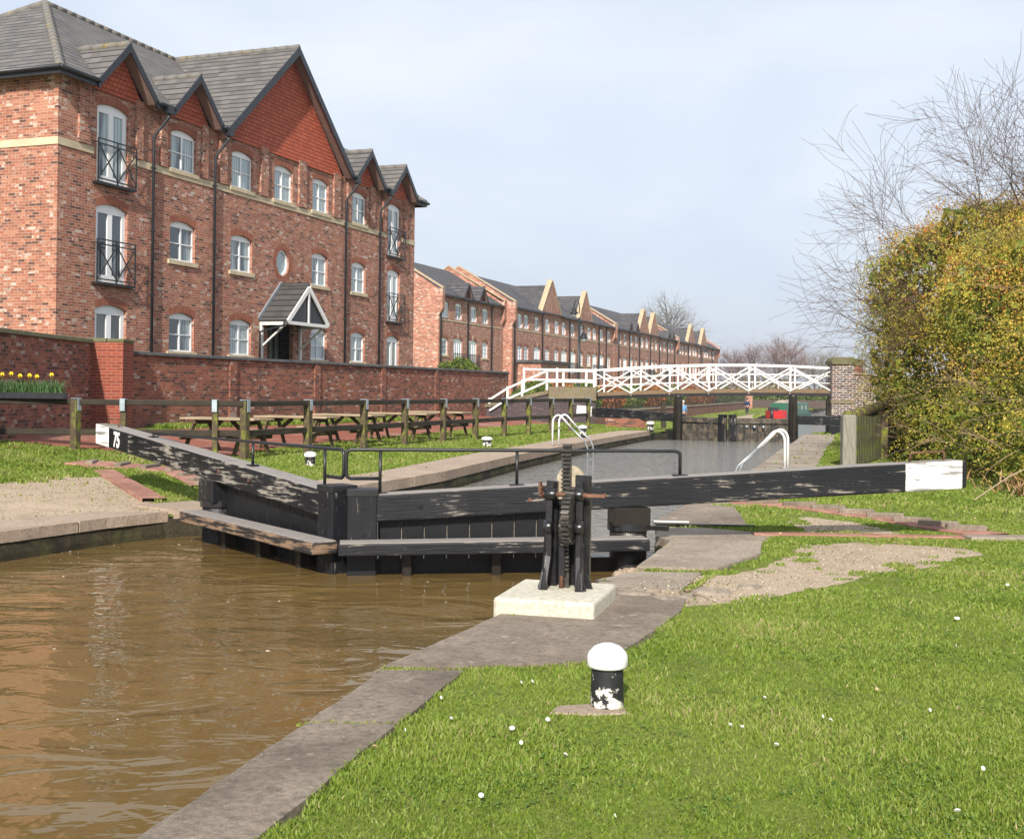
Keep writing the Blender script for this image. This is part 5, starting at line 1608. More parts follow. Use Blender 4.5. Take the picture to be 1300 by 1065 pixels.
# low hedge across the end of the far towpath (yellow green)
s = thing('hedge', 'long green and yellow hedge crossing behind the walker in dark clothes', 'hedge', (31, 178, -.5))
leaf_cloud('foliage', [(29.5 + i * 2.6, 178 + i * .6, .7, 2.2, 1.6, 1.5) for i in range(8)], 9000, .2, M['shrub'], s, seed=77)
mb = MB(); mb.b2(30, 48, 178, 178.8, -.6, .6); mb.build('stems', M['bark'], s)

# lamp posts
def lamp(x, y, zg, h, label, two=False, grp='black street lamps along the terraces'):
    r = thing('street_lamp', label, 'street lamp', (x, y, zg), group=grp)
    mb = MB(); mb.lathe([(.13, 0), (.13, .5), (.09, .6), (.075, 1.4), (.055, h)], (x, y, zg), 10); mb.build('column', M['iron'], r)
    def head(dx, zt_, lx):
        mb = MB(); pts = [(x, y, zg + zt_ - .7)]
        for a in np.linspace(PI, 0.15, 8): pts.append((x + dx / 2 + dx / 2 * math.cos(a), y, zg + zt_ - .35 + .42 * math.sin(a)))
        mb.tube(pts, .028, 6); mb.build('arm', M['iron'], r)
        mb = MB(); cx = x + dx
        mb.lathe([(.03, .02), (.05, -.10), (.13, -.16), (.17, -.30), (.24, -.38), (.25, -.42)], (cx, y, zg + zt_ - .30), 10); mb.build('lantern', M['iron'], r)
        mb = MB(); mb.lathe([(.16, 0), (.13, -.12), (.02, -.2)], (cx, y, zg + zt_ - .725), 10); mb.build('glass', M['pane_far'], r)
    if two: head(-.30, h + .95, 0); head(.26, h - .45, 0)
    else: head(.42, h + .3, 0)
    return r
lamp(3.76, 66, 1.0, 4.75, 'black lamp post with two lanterns before the second terrace, by the white railing', True)
lamp(22.8, 168 - 28, .5, 6.4, 'black single lantern lamp post before the third terrace')
lamp(30.3, 170, .5, 5.6, 'black lamp post standing clear against the sky past the end of the terraces')
lamp(39.5, 200, .3, 5.6, 'distant black lamp post in front of the bare birches')

# cars
def car(loc, rz, col, label):
    r = thing('parked_car', label, 'car', (0, 0, 0), 0, local=True)
    pm = m_plain(label[:12] + ' paint', col, .25, .6, 0, .05)
    prof = [(-2.1, .35), (-2.12, .75), (-1.95, .92), (-1.35, .98), (-.75, 1.42), (.75, 1.45), (1.45, 1.0), (2.0, .88), (2.1, .6), (2.08, .35)]
    mb = MB(); n = len(prof); secs = []
    for y, k in ((-.85, .93), (-.78, 1.0), (.78, 1.0), (.85, .93)):
        secs.append([(x * (k if z > .9 else 1), y * (1 if z < 1 else .82), .35 + (z - .35) * (1 if abs(y) < .8 else .985)) for x, z in prof])
    vs = [p for s_ in secs for p in s_]; fs = []
    for i in range(3):
        for j in range(n): fs.append((i * n + j, i * n + (j + 1) % n, (i + 1) * n + (j + 1) % n, (i + 1) * n + j))
    fs += [tuple(range(n)), tuple(range(4 * n - 1, 3 * n - 1, -1))]
    mb.add(vs, fs); mb.build('body', pm, r, bevel=.03, seg=2)
    mb = MB()
    for sy in (-1, 1): mb.add([(-1.15, sy * .80, 1.0), (1.2, sy * .80, 1.0), (.68, sy * .715, 1.36), (-.68, sy * .715, 1.36)], [(0, 1, 2, 3)])
    mb.add([(1.42, -.68, 1.03), (1.42, .68, 1.03), (.82, .6, 1.41), (.82, -.6, 1.41)], [(0, 1, 2, 3)])
    mb.add([(-1.33, -.68, 1.02), (-1.33, .68, 1.02), (-.82, .6, 1.39), (-.82, -.6, 1.39)], [(0, 1, 2, 3)])
    mb.build('window', M['pane_door'], r, fixn=False)
    for x in (-1.3, 1.3):
        for y in (-.78, .78):
            mb = MB(); mb.tube([(x, y - .1, .32), (x, y + .1, .32)], .32, 16); w = mb.build('wheel', M['fascia'], r)
            mb = MB(); mb.tube([(x, y - .11, .32), (x, y + .11, .32)], .18, 12); mb.build('rim', M['galv'], w)
    for y in (-.6, .6):
        mb = MB(); mb.box((2.07, y, .72), (.06, .3, .14)); mb.build('headlight', M['white'], r)
        mb = MB(); mb.box((-2.1, y, .75), (.05, .25, .14)); mb.build('tail_light', M['redpaint'], r)
    r.location = loc; r.rotation_euler = (0, 0, rz)
    return r
M['redpaint'] = m_plain('bright red paint', (.55, .02, .02), .35, .5, var=.1)
M['greenpaint'] = m_plain('boat green paint', (.015, .10, .06), .35, .5, var=.2)
car((2.3, 79.5, 1.02), R(70), (.55, .02, .03), 'red car parked behind the white railing before the second terrace')
car((24.0, 142, .38), R(72), (.03, .035, .05), 'dark car parked behind the black railing before the third terrace')

# narrowboat
NB = thing('narrowboat', 'green narrowboat with red bow moored beyond the far gates', 'narrowboat', (0, 0, 0), local=True)
mb = MB(); st = [(-9.6, .95), (-9, 1.03), (7.5, 1.03), (8.7, .75), (9.6, .12)]
vs = []; 
for x, w in st: vs += [(x, -w, -.3), (x, w, -.3), (x, w, .62 + (.25 if x > 8 else 0)), (x, -w, .62 + (.25 if x > 8 else 0))]
fs = [(3, 2, 1, 0), (16, 17, 18, 19)]
for i in range(4):
    for k in range(4): fs.append((i * 4 + k, i * 4 + (k + 1) % 4, (i + 1) * 4 + (k + 1) % 4, (i + 1) * 4 + k))
mb.add(vs, fs); mb.build('hull', M['greenpaint'], NB)
mb = MB()
vs = []
for x, w in ((6.6, .95), (7.5, 1.06), (8.7, .78), (9.7, .14)): vs += [(x, -w, .1), (x, w, .1), (x, w, .95), (x, -w, .95)]
fs = [(3, 2, 1, 0), (12, 13, 14, 15)]
for i in range(3):
    for k in range(4): fs.append((i * 4 + k, i * 4 + (k + 1) % 4, (i + 1) * 4 + (k + 1) % 4, (i + 1) * 4 + k))
mb.add(vs, fs); mb.build('bow', M['redpaint'], NB)
mb = MB(); mb.box((8.9, 0, 1.05), (1.2, .9, .25)); mb.tube([(9.75, 0, .2), (9.75, 0, 1.0)], .16, 8); mb.build('fender', M['fascia'], NB)
mb = MB(); mb.hexa([(-8, -.9, .6), (6, -.9, .6), (6, .9, .6), (-8, .9, .6), (-8, -.78, 1.5), (6, -.78, 1.5), (6, .78, 1.5), (-8, .78, 1.5)]); mb.build('cabin', M['greenpaint'], NB, bevel=.03)
for i in range(5):
    mb = MB(); mb.box((-6 + i * 2.6, .865, 1.1), (.9, .02, .35)); mb.build('window', M['pane_far'], NB)
    mb = MB(); mb.box((-6 + i * 2.6, -.865, 1.1), (.9, .02, .35)); mb.build('window', M['pane_far'], NB)
mb = MB(); mb.hexa([(-3, -.6, 1.51), (5.5, -.6, 1.51), (5.5, .6, 1.51), (-3, .6, 1.51), (-3, -.3, 1.75), (5.0, -.2, 1.72), (5.0, .2, 1.72), (-3, .3, 1.85)]); mb.build('roof_cover', M['slab_pale'], NB)
NB.location = (29.7, 125, -1.32); NB.rotation_euler = (0, 0, R(-113)); NB.scale = (1, 1, 1.3)

# people
def skin(name, chains, mat, parent, sub=2, smooth=True):
    me = bpy.data.meshes.new(name); vs = []; es = []; rs = []
    for ch in chains:
        pv = None
        for it in ch:
            if isinstance(it, int): pv = it; continue
            p, r = it
            vs.append(p); rs.append(r)
            if pv is not None: es.append((pv, len(vs) - 1))
            pv = len(vs) - 1
    me.from_pydata(vs, es, []); me.materials.append(mat)
    o = bpy.data.objects.new(name, me); COL.objects.link(o); o.parent = parent
    bpy.context.view_layer.objects.active = o
    m = o.modifiers.new('skin', 'SKIN'); m.use_smooth_shade = True
    for i, r in enumerate(rs):
        sv = me.skin_vertices[0].data[i]; sv.radius = (r, r)
    me.skin_vertices[0].data[0].use_root = True
    s = o.modifiers.new('sub', 'SUBSURF'); s.levels = sub; s.render_levels = sub
    return o
def person(loc, rz, label, top, leg, hair, step=.16, skincol=(.50, .30, .21), phone=False):
    r = thing('person', label, 'person', (0, 0, 0), local=True)
    sk = m_plain(label[:10] + ' skin', skincol, .6, .3, var=.05)
    mt = m_plain(label[:10] + ' top', top, .85, .2, var=.12); ml = m_plain(label[:10] + ' legs', leg, .85, .2, var=.12); mh = m_plain(label[:10] + ' hair', hair, .8, .2)
    # body faces +x
    ch = [[((0, 0, .95), .12), ((0, 0, 1.15), .12), ((0, 0, 1.35), .13), ((0, 0, 1.46), .07), ((.01, 0, 1.52), .055), ((.02, 0, 1.60), .085), ((.02, 0, 1.68), .090), ((.01, 0, 1.76), .06)]]
    # arms (indices continue); shoulder attach to vertex 2
    idx = 8
    for s_ in (-1, 1):
        sw = .12 * s_
        arm = [2, ((0, s_ * .18, 1.40), .06), ((-.01 - sw * .3, s_ * .23, 1.14), .046), ((.08 - sw, s_ * .235, .92), .036), ((.10 - sw, s_ * .235, .86), .030)]
        ch.append(arm); hnd = idx + 3; idx += 4
        for k in range(4):
            x0 = .085 - sw + .02 * k
            ch.append([hnd, ((x0 + .005, s_ * .235, .80), .009), ((x0 + .012, s_ * .230, .755 - .006 * (k in (1, 2))), .008)]); idx += 2
        ch.append([hnd, ((.135 - sw, s_ * .225, .84), .010), ((.15 - sw, s_ * .222, .80), .008)]); idx += 2
    for s_ in (-1, 1):
        ch.append([0, ((.0, s_ * .09, .88), .09), ((s_ * step * .6 + .03, s_ * .09, .48), .06), ((s_ * step, s_ * .09, .10), .042), ((s_ * step + .07, s_ * .095, .05), .035), ((s_ * step + .15, s_ * .10, .035), .03)])
    skin('body', ch, sk, r)
    sc = [[((0, 0, .92), .155), ((0, 0, 1.12), .15), ((0, 0, 1.36), .158), ((0, 0, 1.46), .085)]]
    for s_ in (-1, 1):
        sw = .12 * s_
        sc.append([2, ((0, s_ * .18, 1.40), .082), ((-.01 - sw * .3, s_ * .23, 1.14), .064), ((.075 - sw, s_ * .235, .93), .052)])
    skin('jacket', sc, mt, r)
    tc = [[((0, 0, .93), .14)]]
    for s_ in (-1, 1): tc.append([0, ((.0, s_ * .09, .84), .105), ((s_ * step * .6 + .03, s_ * .09, .48), .080), ((s_ * step, s_ * .09, .12), .068)])
    skin('trousers', tc, ml, r)
    for s_ in (-1, 1):
        mb = MB(); mb.box((s_ * step + .06, s_ * .095, .04), (.28, .10, .09)); mb.build('shoe', M['fascia'], r, bevel=.03, seg=2)
    mb = MB(); rock_ = []
    bmh = bmesh.new(); bmesh.ops.create_uvsphere(bmh, u_segments=14, v_segments=10, radius=1)
    vv = [(-.012 + v.co.x * .112, v.co.y * .10, 1.715 + v.co.z * .095) for v in bmh.verts if True]
    ff = [tuple(v.index for v in f.verts) for f in bmh.faces if f.calc_center_median().z > -.1 or f.calc_center_median().x < -.3]
    bmh.free(); mb.add(vv, ff, sm=True); mb.build('hair', mh, r, fixn=False)
    mb = MB()
    mb.tube([(.105, 0, 1.68), (.135, 0, 1.645)], [.010, .016], 6)
    for s_ in (-1, 1): mb.tube([(.02, s_ * .092, 1.655), (.025, s_ * .104, 1.66), (.02, s_ * .098, 1.69)], .012, 5)
    mb.build('nose_and_ears', sk, r)
    mb = MB()
    for s_ in (-1, 1): mb.box((.104, s_ * .035, 1.69), (.01, .022, .010))
    mb.box((.104, 0, 1.60), (.01, .045, .008)); mb.build('eyes_and_mouth', M['bark'], r)
    r.location = loc; r.rotation_euler = (0, 0, rz)
    return r
person((12.35, 84, -.77), R(82), 'person in a light blue jacket with grey hair walking away behind the far gates', (.13, .26, .48), (.03, .03, .05), (.55, .54, .52))
person((26.05, 129, -.77), R(75), 'person in dark navy clothes walking on the far towpath', (.02, .03, .09), (.02, .022, .05), (.05, .035, .03), .10)

# timber fence by the hedge
tf = thing('timber_fence', 'mossy board fence with a thick grey end post and round log rail entering the hedge', 'fence', (7.28, 25.2, 0))
mb = MB(); mb.box((7.28, 25.2, .53), (.29, .27, 1.26), -.05); mb.build('end_post', M['greypost'], tf, bevel=.03, seg=2)
mb = MB(); fa = Vector((7.42, 25.25, 1.14)); fb_ = Vector((10.4, 31.5, 1.42))
mb.tube([Vector((7.25, 25.15, 1.12)), fa.lerp(fb_, .3) + Z3 * .02, fb_], [.13, .13, .12], 10); mb.build('log_rail', M['mosspost'], tf)
mb = MB(); K = 30
for i in range(K):
    p = fa.lerp(fb_, (i + .3) / K); q = rng.uniform(-.04, .06)
    mb.box((p.x + .06, p.y, (p.z - .08 + .1) / 2), (.03, .185, p.z - .12 + q), R(-25))
mb.build('boards', M['mossboard'], tf, bevel=.004)
for t in (.5, .98):
    p = fa.lerp(fb_, t); mb = MB(); mb.box((p.x + .15, p.y, .55), (.16, .16, 1.2)); mb.build('post', M['mosspost'], tf)

# ------------------------------------------------------------------ hedge
HD = thing('hedge', 'huge autumn coloured hedge of mixed leaves spilling over the lawn edge', 'hedge', (12, 22, 0))
HE = [(12.6, 30.5, 2.3, 3.3, 3.8, 3.35), (13.2, 26.5, 2.9, 3.9, 3.8, 3.3), (12.4, 23.2, 2.5, 3.7, 3.4, 3.1), (11.6, 19.8, 2.0, 3.35, 3.0, 2.75), (12.9, 17.0, 1.8, 4.0, 3.4, 2.6), (14.0, 13.5, 1.8, 4.0, 4, 2.8), (15.5, 22, 2.6, 4, 6, 3.4), (10.3, 26.4, .8, 1.6, 2.0, 1.3), (9.9, 22.6, .9, 1.8, 2.0, 1.3), (9.4, 19.2, .7, 1.5, 1.8, 1.0), (16.2, 31, 2.6, 4, 5, 3.1),
      (11.0, 29.2, 4.3, 1.9, 2.2, 1.75), (10.45, 28.4, 4.2, 2.0, 2.0, 1.7), (10.35, 28.4, 2.4, 1.8, 2.0, 1.9), (11.3, 28.0, 5.1, 1.8, 1.8, 1.3), (10.6, 24.6, 3.4, 1.9, 1.9, 1.6), (12.9, 27.6, 4.9, 2.4, 2.4, 1.8), (11.6, 25.6, 4.2, 2.1, 2.2, 1.7), (11.9, 23.0, 3.9, 2.4, 2.4, 1.8), (11.5, 20.4, 3.3, 2.3, 2.3, 1.75), (12.5, 18, 3.0, 2.4, 2.4, 1.8)]
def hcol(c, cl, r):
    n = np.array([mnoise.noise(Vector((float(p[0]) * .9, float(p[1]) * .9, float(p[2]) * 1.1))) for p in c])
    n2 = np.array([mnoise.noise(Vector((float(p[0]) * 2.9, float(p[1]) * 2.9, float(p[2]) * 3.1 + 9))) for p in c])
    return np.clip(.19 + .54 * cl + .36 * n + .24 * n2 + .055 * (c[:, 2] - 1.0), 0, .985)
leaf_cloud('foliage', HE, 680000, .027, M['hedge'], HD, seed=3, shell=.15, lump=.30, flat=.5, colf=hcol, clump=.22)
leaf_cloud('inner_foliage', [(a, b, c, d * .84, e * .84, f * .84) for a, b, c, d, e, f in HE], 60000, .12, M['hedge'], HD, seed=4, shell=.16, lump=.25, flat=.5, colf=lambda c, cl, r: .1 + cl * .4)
class TW:
    pass
def twigs(mb, base, d, L, r, depth, rg_, droop=0.0, spread=.5, n=3, seg=5, curl=.12, split=(3, 5)):
    p = Vector(base); d = Vector(d).normalized(); pts = [p.copy()]; rr = [r]
    for i in range(seg):
        d = (d + Vector((rg_.gauss(0, curl), rg_.gauss(0, curl), rg_.gauss(0, curl) - droop))).normalized()
        p = p + d * (L / seg); pts.append(p.copy()); rr.append(max(r * (1 - .72 * (i + 1) / seg), .0038))
    mb.tube(pts, rr, n if depth < 1 else max(n, 4), caps=False)
    if depth <= 0: return
    k = rg_.randint(*split)
    for j in range(k):
        f = rg_.uniform(.25, 1.0); idx = min(seg, max(1, int(f * seg + .5)))
        q = pts[idx]; dd = (pts[idx] - pts[idx - 1]).normalized()
        side = Vector((rg_.gauss(0, 1), rg_.gauss(0, 1), rg_.gauss(0, .8))); side = (side - dd * side.dot(dd)).normalized()
        nd = (dd * (1 - spread * .5) + side * spread).normalized()
        twigs(mb, q, nd, L * rg_.uniform(.45, .75), rr[idx] * .72, depth - 1, rg_, droop, spread, n, seg, curl, split)
mb = MB(); tr = random.Random(12)
for i in range(330):
    e = HE[tr.choice([0, 2, 3, 4, 7, 8, 9, 1])]
    a = tr.uniform(PI * .7, PI * 1.75); b = tr.uniform(-.2, 1.1)
    c = Vector((e[0] + math.cos(a) * math.cos(b) * e[3] * .95, e[1] + math.sin(a) * math.cos(b) * e[4] * .95, e[2] + math.sin(b) * e[5] * .95))
    if c.z < .2: continue
    d = Vector((math.cos(a + tr.gauss(0, .9)), math.sin(a + tr.gauss(0, .9)), tr.uniform(-.3, 1.1)))
    twigs(mb, c - d * .25, d, tr.uniform(.5, 1.2), .008, 1, tr, .04, .5, 3, 4, .2, (1, 3))
mb.build('twigs', M['hedgetwig'], HD, uv=False, fixn=False)
mb = MB()
for x, y in ((12.5, 29), (12.8, 25), (12.2, 21), (13, 17), (14.5, 27)): mb.tube([(x, y, -.1), (x + .1, y, 1.5), (x - .2, y + .1, 3.2)], [.16, .11, .05], 7)
mb.build('trunk', M['bark'], HD, uv=False)
# bare shrub tree rising through the hedge
def bare_tree(name, label, cat, base, stems, seedv, mb_trunk_r, mat_b, mat_t, depth, spread, droop, split, n=3, curl=.10, grp=None, seg=6, th=None):
    r = thing(name, label, cat, base, group=grp)
    g = random.Random(seedv)
    mbt = MB(); mbb = MB()
    b = Vector(base)
    th = th or 1.0
    mbt.tube([b - Z3 * .3, b + Z3 * th * .5 + Vector((.05, 0, 0)), b + Z3 * th], [mb_trunk_r, mb_trunk_r * .85, mb_trunk_r * .7], 8)
    for (d, L, rr) in stems:
        twigs(mbb, b + Z3 * th * .97, d, L, rr, depth, g, droop, spread, n, seg, curl, split)
    mbt.build('trunk', mat_b, r, uv=False, fixn=False); mbb.build('branches', mat_t, r, uv=False, fixn=False)
    return r
bare_tree('bare_tree', 'leafless tree with long thin purplish branches rising above the hedge', 'tree', (12.4, 26.8, 0),
          [((-.62, .0, .80), 3.7, .055), ((-.95, .05, .62), 3.8, .055), ((-1.0, -.1, .42), 3.4, .05), ((-.28, -.1, 1), 4.2, .065), ((.02, .1, 1), 4.4, .065), ((.3, -.2, 1), 4.2, .06), ((.6, 0, .9), 3.4, .05), ((.5, -.6, .9), 3.4, .05), ((-1.1, .1, .30), 3.9, .028), ((-.8, -.2, .5), 4.3, .03), ((.8, -.3, 1.0), 4.4, .03), ((-.45, .2, .9), 4.6, .03)],
          41, .18, M['bark'], M['twig'], 3, .58, .002, (4, 6), seg=8, curl=.09, th=2.4)
bare_tree('bare_tree', 'second leafless tree thick with twigs at the frame edge above the hedge', 'tree', (14.2, 25.5, 0),
          [((-.5, .0, .9), 4.1, .055), ((-.2, -.3, 1), 4.2, .065), ((.1, -.1, 1), 3.8, .055), ((-.8, -.3, .7), 4.0, .03), ((.5, .2, 1), 4.4, .03), ((-.3, .4, 1), 4.6, .03), ((-.6, .4, .8), 4.3, .03)],
          57, .18, M['bark'], M['twig'], 3, .6, 0, (6, 9), seg=6, curl=.13, th=2.4)
bare_tree('bare_tree', 'low thorny bare bush reaching out of the hedge over the bridge pier', 'tree', (11.7, 31.0, 0),
          [((-1.0, .0, .35), 3.3, .026), ((-1.0, -.1, .12), 3.2, .024), ((-.95, .1, .55), 3.3, .026), ((-.7, 0, .8), 3.0, .026)],
          63, .12, M['bark'], M['twig'], 2, .6, .0, (3, 5), seg=7, curl=.11, th=2.9)
# dead bracken at the foot of the hedge
blades(2600, lambda: (rng.gauss(8.95, .45), rng.uniform(16.9, 18.9), rng.uniform(.0, .28)), M['fern'], 'x', None, .08, .24, .03, 1.1)
o = bpy.data.objects['x']; o.name = 'dead_bracken'; tag(o, kind='stuff')
mb = MB(); mb.tube([(6.6, 16.6, .12), (7.3, 17.1, .42), (8.2, 17.6, .72), (8.9, 17.9, .86)], .011, 5)
tag(mb.build('stick', M['tablewood'], loc=(6.6, 16.6, .1)), 'long pale dry stick leaning out of the hedge by the white beam end', 'stick')

# far trees
def fartree(name, label, x, y, zg, h, w, seedv, mat_b, mat_t, leanup=.9, tr_=.14, grp=None, ntw=9):
    g = random.Random(seedv)
    r = thing(name, label, 'tree', (x, y, zg), group=grp)
    mbt = MB(); mbb = MB()
    top = h * .92
    mbt.tube([(x, y, zg - .5), (x + .1, y, zg + top * .3), (x - .1, y, zg + top * .65), (x + .05, y, zg + top)], [tr_ * 1.2, tr_, tr_ * .6, tr_ * .12], 6)
    for i in range(ntw * 3):
        z = zg + h * g.uniform(.22, .85); a = g.uniform(0, 2 * PI); k = 1 - (z - zg) / h
        d = Vector((math.cos(a), math.sin(a), leanup + g.uniform(-.2, .6)))
        twigs(mbb, (x, y, z), d, (w * .38 + h * .12) * (.45 + k), tr_ * .42, 2, g, 0, .55, 3, 4, .14, (4, 7))
    mbt.build('trunk', mat_b, r, uv=False, fixn=False); mbb.build('branches', mat_t, r, uv=False, fixn=False)
    return r
fartree('bare_tree', 'round crowned bare tree behind the roofs of the third and farthest terraces', 27.0, 205, .5, 17.2, 11, 1, M['bark'], M['fartwig_grey'], .9, .3, ntw=12)
fartree('bare_tree', 'small bare tree tops behind the roof of the third terrace', 17.5, 180, .5, 12.6, 6, 2, M['bark'], M['fartwig'], .9, .16, ntw=5)
for i, (x, y, h, w, lb) in enumerate([(47.5, 252, 10.0, 8, 'pale slender birch leftmost of the far birches'), (52.5, 255, 11.3, 8, 'pinkish birch with thin white trunk second in the far group'), (57.0, 250, 12.8, 9, 'tallest pinkish birch in the middle of the far group'), (61.3, 256, 12.4, 9, 'pinkish birch with forked white trunk just beside the tallest one')]):
    fartree('birch_tree', lb, x, y, -.5, h + .8, w, 10 + i, M['birchbark'], M['fartwig'], 1.0, .17, 'birches beyond the bridge', 16)
for i, (x, y, h, w, lb) in enumerate([(70, 270, 10.8, 12, 'wide grey bare tree nearest the bridge pier in the distance'), (77, 285, 11.4, 12, 'grey bare tree behind the stone pier, farthest of the pair')]):
    fartree('bare_tree', lb, x, y, -.5, h, w, 30 + i, M['bark'], M['fartwig_grey'], .7, .22, ntw=11)
leaf_cloud('woodland', [(30 + i * 9.5, 300 + (i % 3) * 14, 1.5, 8, 6, 3.8 + (i * 37 % 5) * .5) for i in range(14)] + [(95 + i * 12, 330 + i * 8, 1.5, 9, 6, 4.5) for i in range(8)], 42000, .5, M['farleaf'] if 'farleaf' in M else m_leaf('distant scrub leaves', [(0, (.11, .10, .05)), (.5, (.19, .165, .09)), (1, (.26, .21, .13))], .1), None, seed=8)
tag(bpy.data.objects['woodland'], kind='stuff')
mb = MB(); 
for i in range(14): mb.b2(26 + i * 10, 36.5 + i * 10, 308, 312 + (i % 2), -1, 2.6 + (i * 29 % 4) * .3)
# ------------------------------------------------------------------ grass
def grass(name, n, sampler, hmin, hmax, wmul, seed):
    r = np.random.default_rng(seed)
    X, Y, Z, dens = sampler(r, n)
    n = len(X)
    dist = np.sqrt(X ** 2 + Y ** 2)
    w = (.0045 + .00055 * dist) * wmul * r.uniform(.7, 1.3, n)
    nz = np.array([mnoise.noise(Vector((float(a) * .8, float(b) * .8, 3))) for a, b in zip(X, Y)])
    n3 = np.array([mnoise.noise(Vector((float(a) * 3.2, float(b) * 3.2, 7))) for a, b in zip(X, Y)])
    h = r.uniform(hmin, hmax, n) * (1 + .35 * nz + .45 * n3) * (1 - .55 * dens)
    az = r.uniform(0, 2 * PI, n); lean = np.abs(r.normal(.45, .35, n)) * h
    la = r.uniform(0, 2 * PI, n)
    dx, dy = np.cos(az) * w, np.sin(az) * w
    lx, ly = np.cos(la) * lean, np.sin(la) * lean
    base = np.stack([X, Y, Z - .01], -1)
    V = np.empty((n, 5, 3))
    V[:, 0] = base - np.stack([dx, dy, 0 * dx], -1); V[:, 1] = base + np.stack([dx, dy, 0 * dx], -1)
    mid = base + np.stack([lx * .35, ly * .35, h * .6], -1)
    V[:, 2] = mid + np.stack([dx * .75, dy * .75, 0 * dx], -1); V[:, 3] = mid - np.stack([dx * .75, dy * .75, 0 * dx], -1)
    V[:, 4] = base + np.stack([lx, ly, h], -1)
    i0 = np.arange(n) * 5
    F = np.stack([i0, i0 + 1, i0 + 2, i0 + 3, i0 + 3, i0 + 2, i0 + 4], -1).ravel()
    cnt = np.tile([4, 3], n)
    rnd = np.clip(r.normal(.45, .22, n) + .38 * nz + .18 * n3 + .25 * dens, 0, 1)
    o = fast_mesh(name, V.reshape(-1, 3), F, cnt, M['grass'], {'rnd': np.repeat(rnd, 5)})
    return tag(o, kind='stuff')
polysR = [p for p, m, z in slabs_R]; polysL = [p for p, m, z in slabs_L]
ribR = [(3.0, 17.3), (3.6, 16.4), (4.2, 15.5), (4.6, 14.7), (4.85, 13.9), (5.1, 13.2), (5.9, 13.2), (5.5, 14.2), (5.1, 15.2), (4.7, 16.2), (4.1, 17.0)]
def excl(X, Y, jx, polys, bares, keepfrac, r):
    ok = np.ones(X.shape, bool)
    for p in polys: ok &= ~inpoly(X + jx * .4, Y + jx * .3, p)
    b = np.zeros(X.shape, bool)
    for p in bares: b |= inpoly(X + jx * 2.6, Y - jx * 2.2, p)
    ok &= ~(b & (r.uniform(size=X.shape) > keepfrac))
    return ok, b
def samp(y0, y1, x0f, x1f, zf, polys, bares, side):
    def f(r, n):
        Y = y0 + (y1 - y0) * r.uniform(size=n) ** (1.45 if y0 < 4 else .85)
        X = x0f(Y) + (x1f(Y) - x0f(Y)) * r.uniform(size=n)
        j = np.array([mnoise.noise(Vector((float(a) * 4, float(b) * 4, 0))) for a, b in zip(X, Y)]) * .22
        ok, b = excl(X, Y, j, polys, bares, .03, r)
        wn = np.array([mnoise.noise(Vector((float(a) * 1.1, float(c_) * 1.1, 17))) for a, c_ in zip(X, Y)])
        ok &= ~((wn > .28) & (r.uniform(size=X.shape) < .55))
        X, Y, b = X[ok], Y[ok], b[ok]
        return X, Y, zf(X, Y), b.astype(float)
    return f
recessR = [(.1, 8.8), (1.3, 8.8), (2.3, 9.2), (2.1, 10.3), (1.9, 10.4), (1.15, 10.4), (.6, 10)]
straight = [(2.3, 13.02), (5.9, 12.85), (5.9, 13.25), (2.3, 13.34)]
gb = [BARE_R, BARE_R2, recessR]
def xr(Y): return np.minimum(.5 * Y + 2.4, 9.6)
grass('grass', 290000, samp(3.6, 8.6, lambda Y: eR(Y) + .3, xr, zR, polysR + [[(-.24 + .46, 5.76), (.08 + .46, 5.74), (.06 + .46, 5.9), (-.22 + .46, 5.88)]], gb, 1), .014, .040, .62, 1)
grass('grass', 150000, samp(8.6, 15, lambda Y: eR(Y) + .1, xr, zR, polysR + [ribR, straight], gb, 1), .018, .045, .85, 2)
grass('grass', 60000, samp(15, 30, lambda Y: eR(Y) + .3, lambda Y: np.full(Y.shape, 9.8), zR, polysR + [ribR], gb, 1), .03, .06, 1.1, 3)
grass('grass', 18000, samp(30, 48, lambda Y: eR(Y) + .3, lambda Y: eR(Y) + 5, zR, polysR, [], 1), .05, .10, 1.6, 4)
stripL = [[(-8.0, 20.8), (-6.6, 20.6), (-5.5, 20.0), (-4.7, 18.9), (-4.3, 17.8), (-4.7, 17.6), (-5.2, 18.4), (-5.8, 19.2), (-6.6, 19.8), (-7.7, 20.0)], [(-6.95, 19.4), (-6.6, 19.5), (-4.7, 15.9), (-5.0, 15.8)]]
grass('grass', 100000, samp(14.5, 23.2, lambda Y: np.minimum(-.5 * Y - 1.8, -6), lambda Y: eL(Y) - .55, zL, polysL + stripL + [[(-14, 22.5), (-4.6, 22.9), (-4, 26), (-14, 26)]], [BARE_L], -1), .03, .085, 1.0, 5)
grass('grass', 75000, samp(17, 50, lambda Y: eL(Y) - 5.1, lambda Y: eL(Y) - .9, zL, polysL + stripL + [[(-14, 20), (-8, 22.5), (-5.6, 22.9), (-5.6, 30), (-14, 30)]], [BARE_L], -1), .035, .08, 1.15, 6)
def fl(Y): return xw(Y) - .35
grass('grass', 9000, samp(29.5, 44, lambda Y: xw(Y) + .02, lambda Y: xw(Y) + .75, zL, [], [], -1), .06, .14, 1.5, 7)
grass('grass', 40000, samp(57, 190, lambda Y: xw(Y) + .2, lambda Y: eL(Y) - .1, zL, [[(9.6, 60), (12.0, 60), (15, 80), (21.5, 104), (26, 125), (31, 142), (40, 168), (38, 169), (29, 143), (24, 126), (19.5, 105), (12.6, 80)]], [], -1), .10, .2, 1.4, 8)

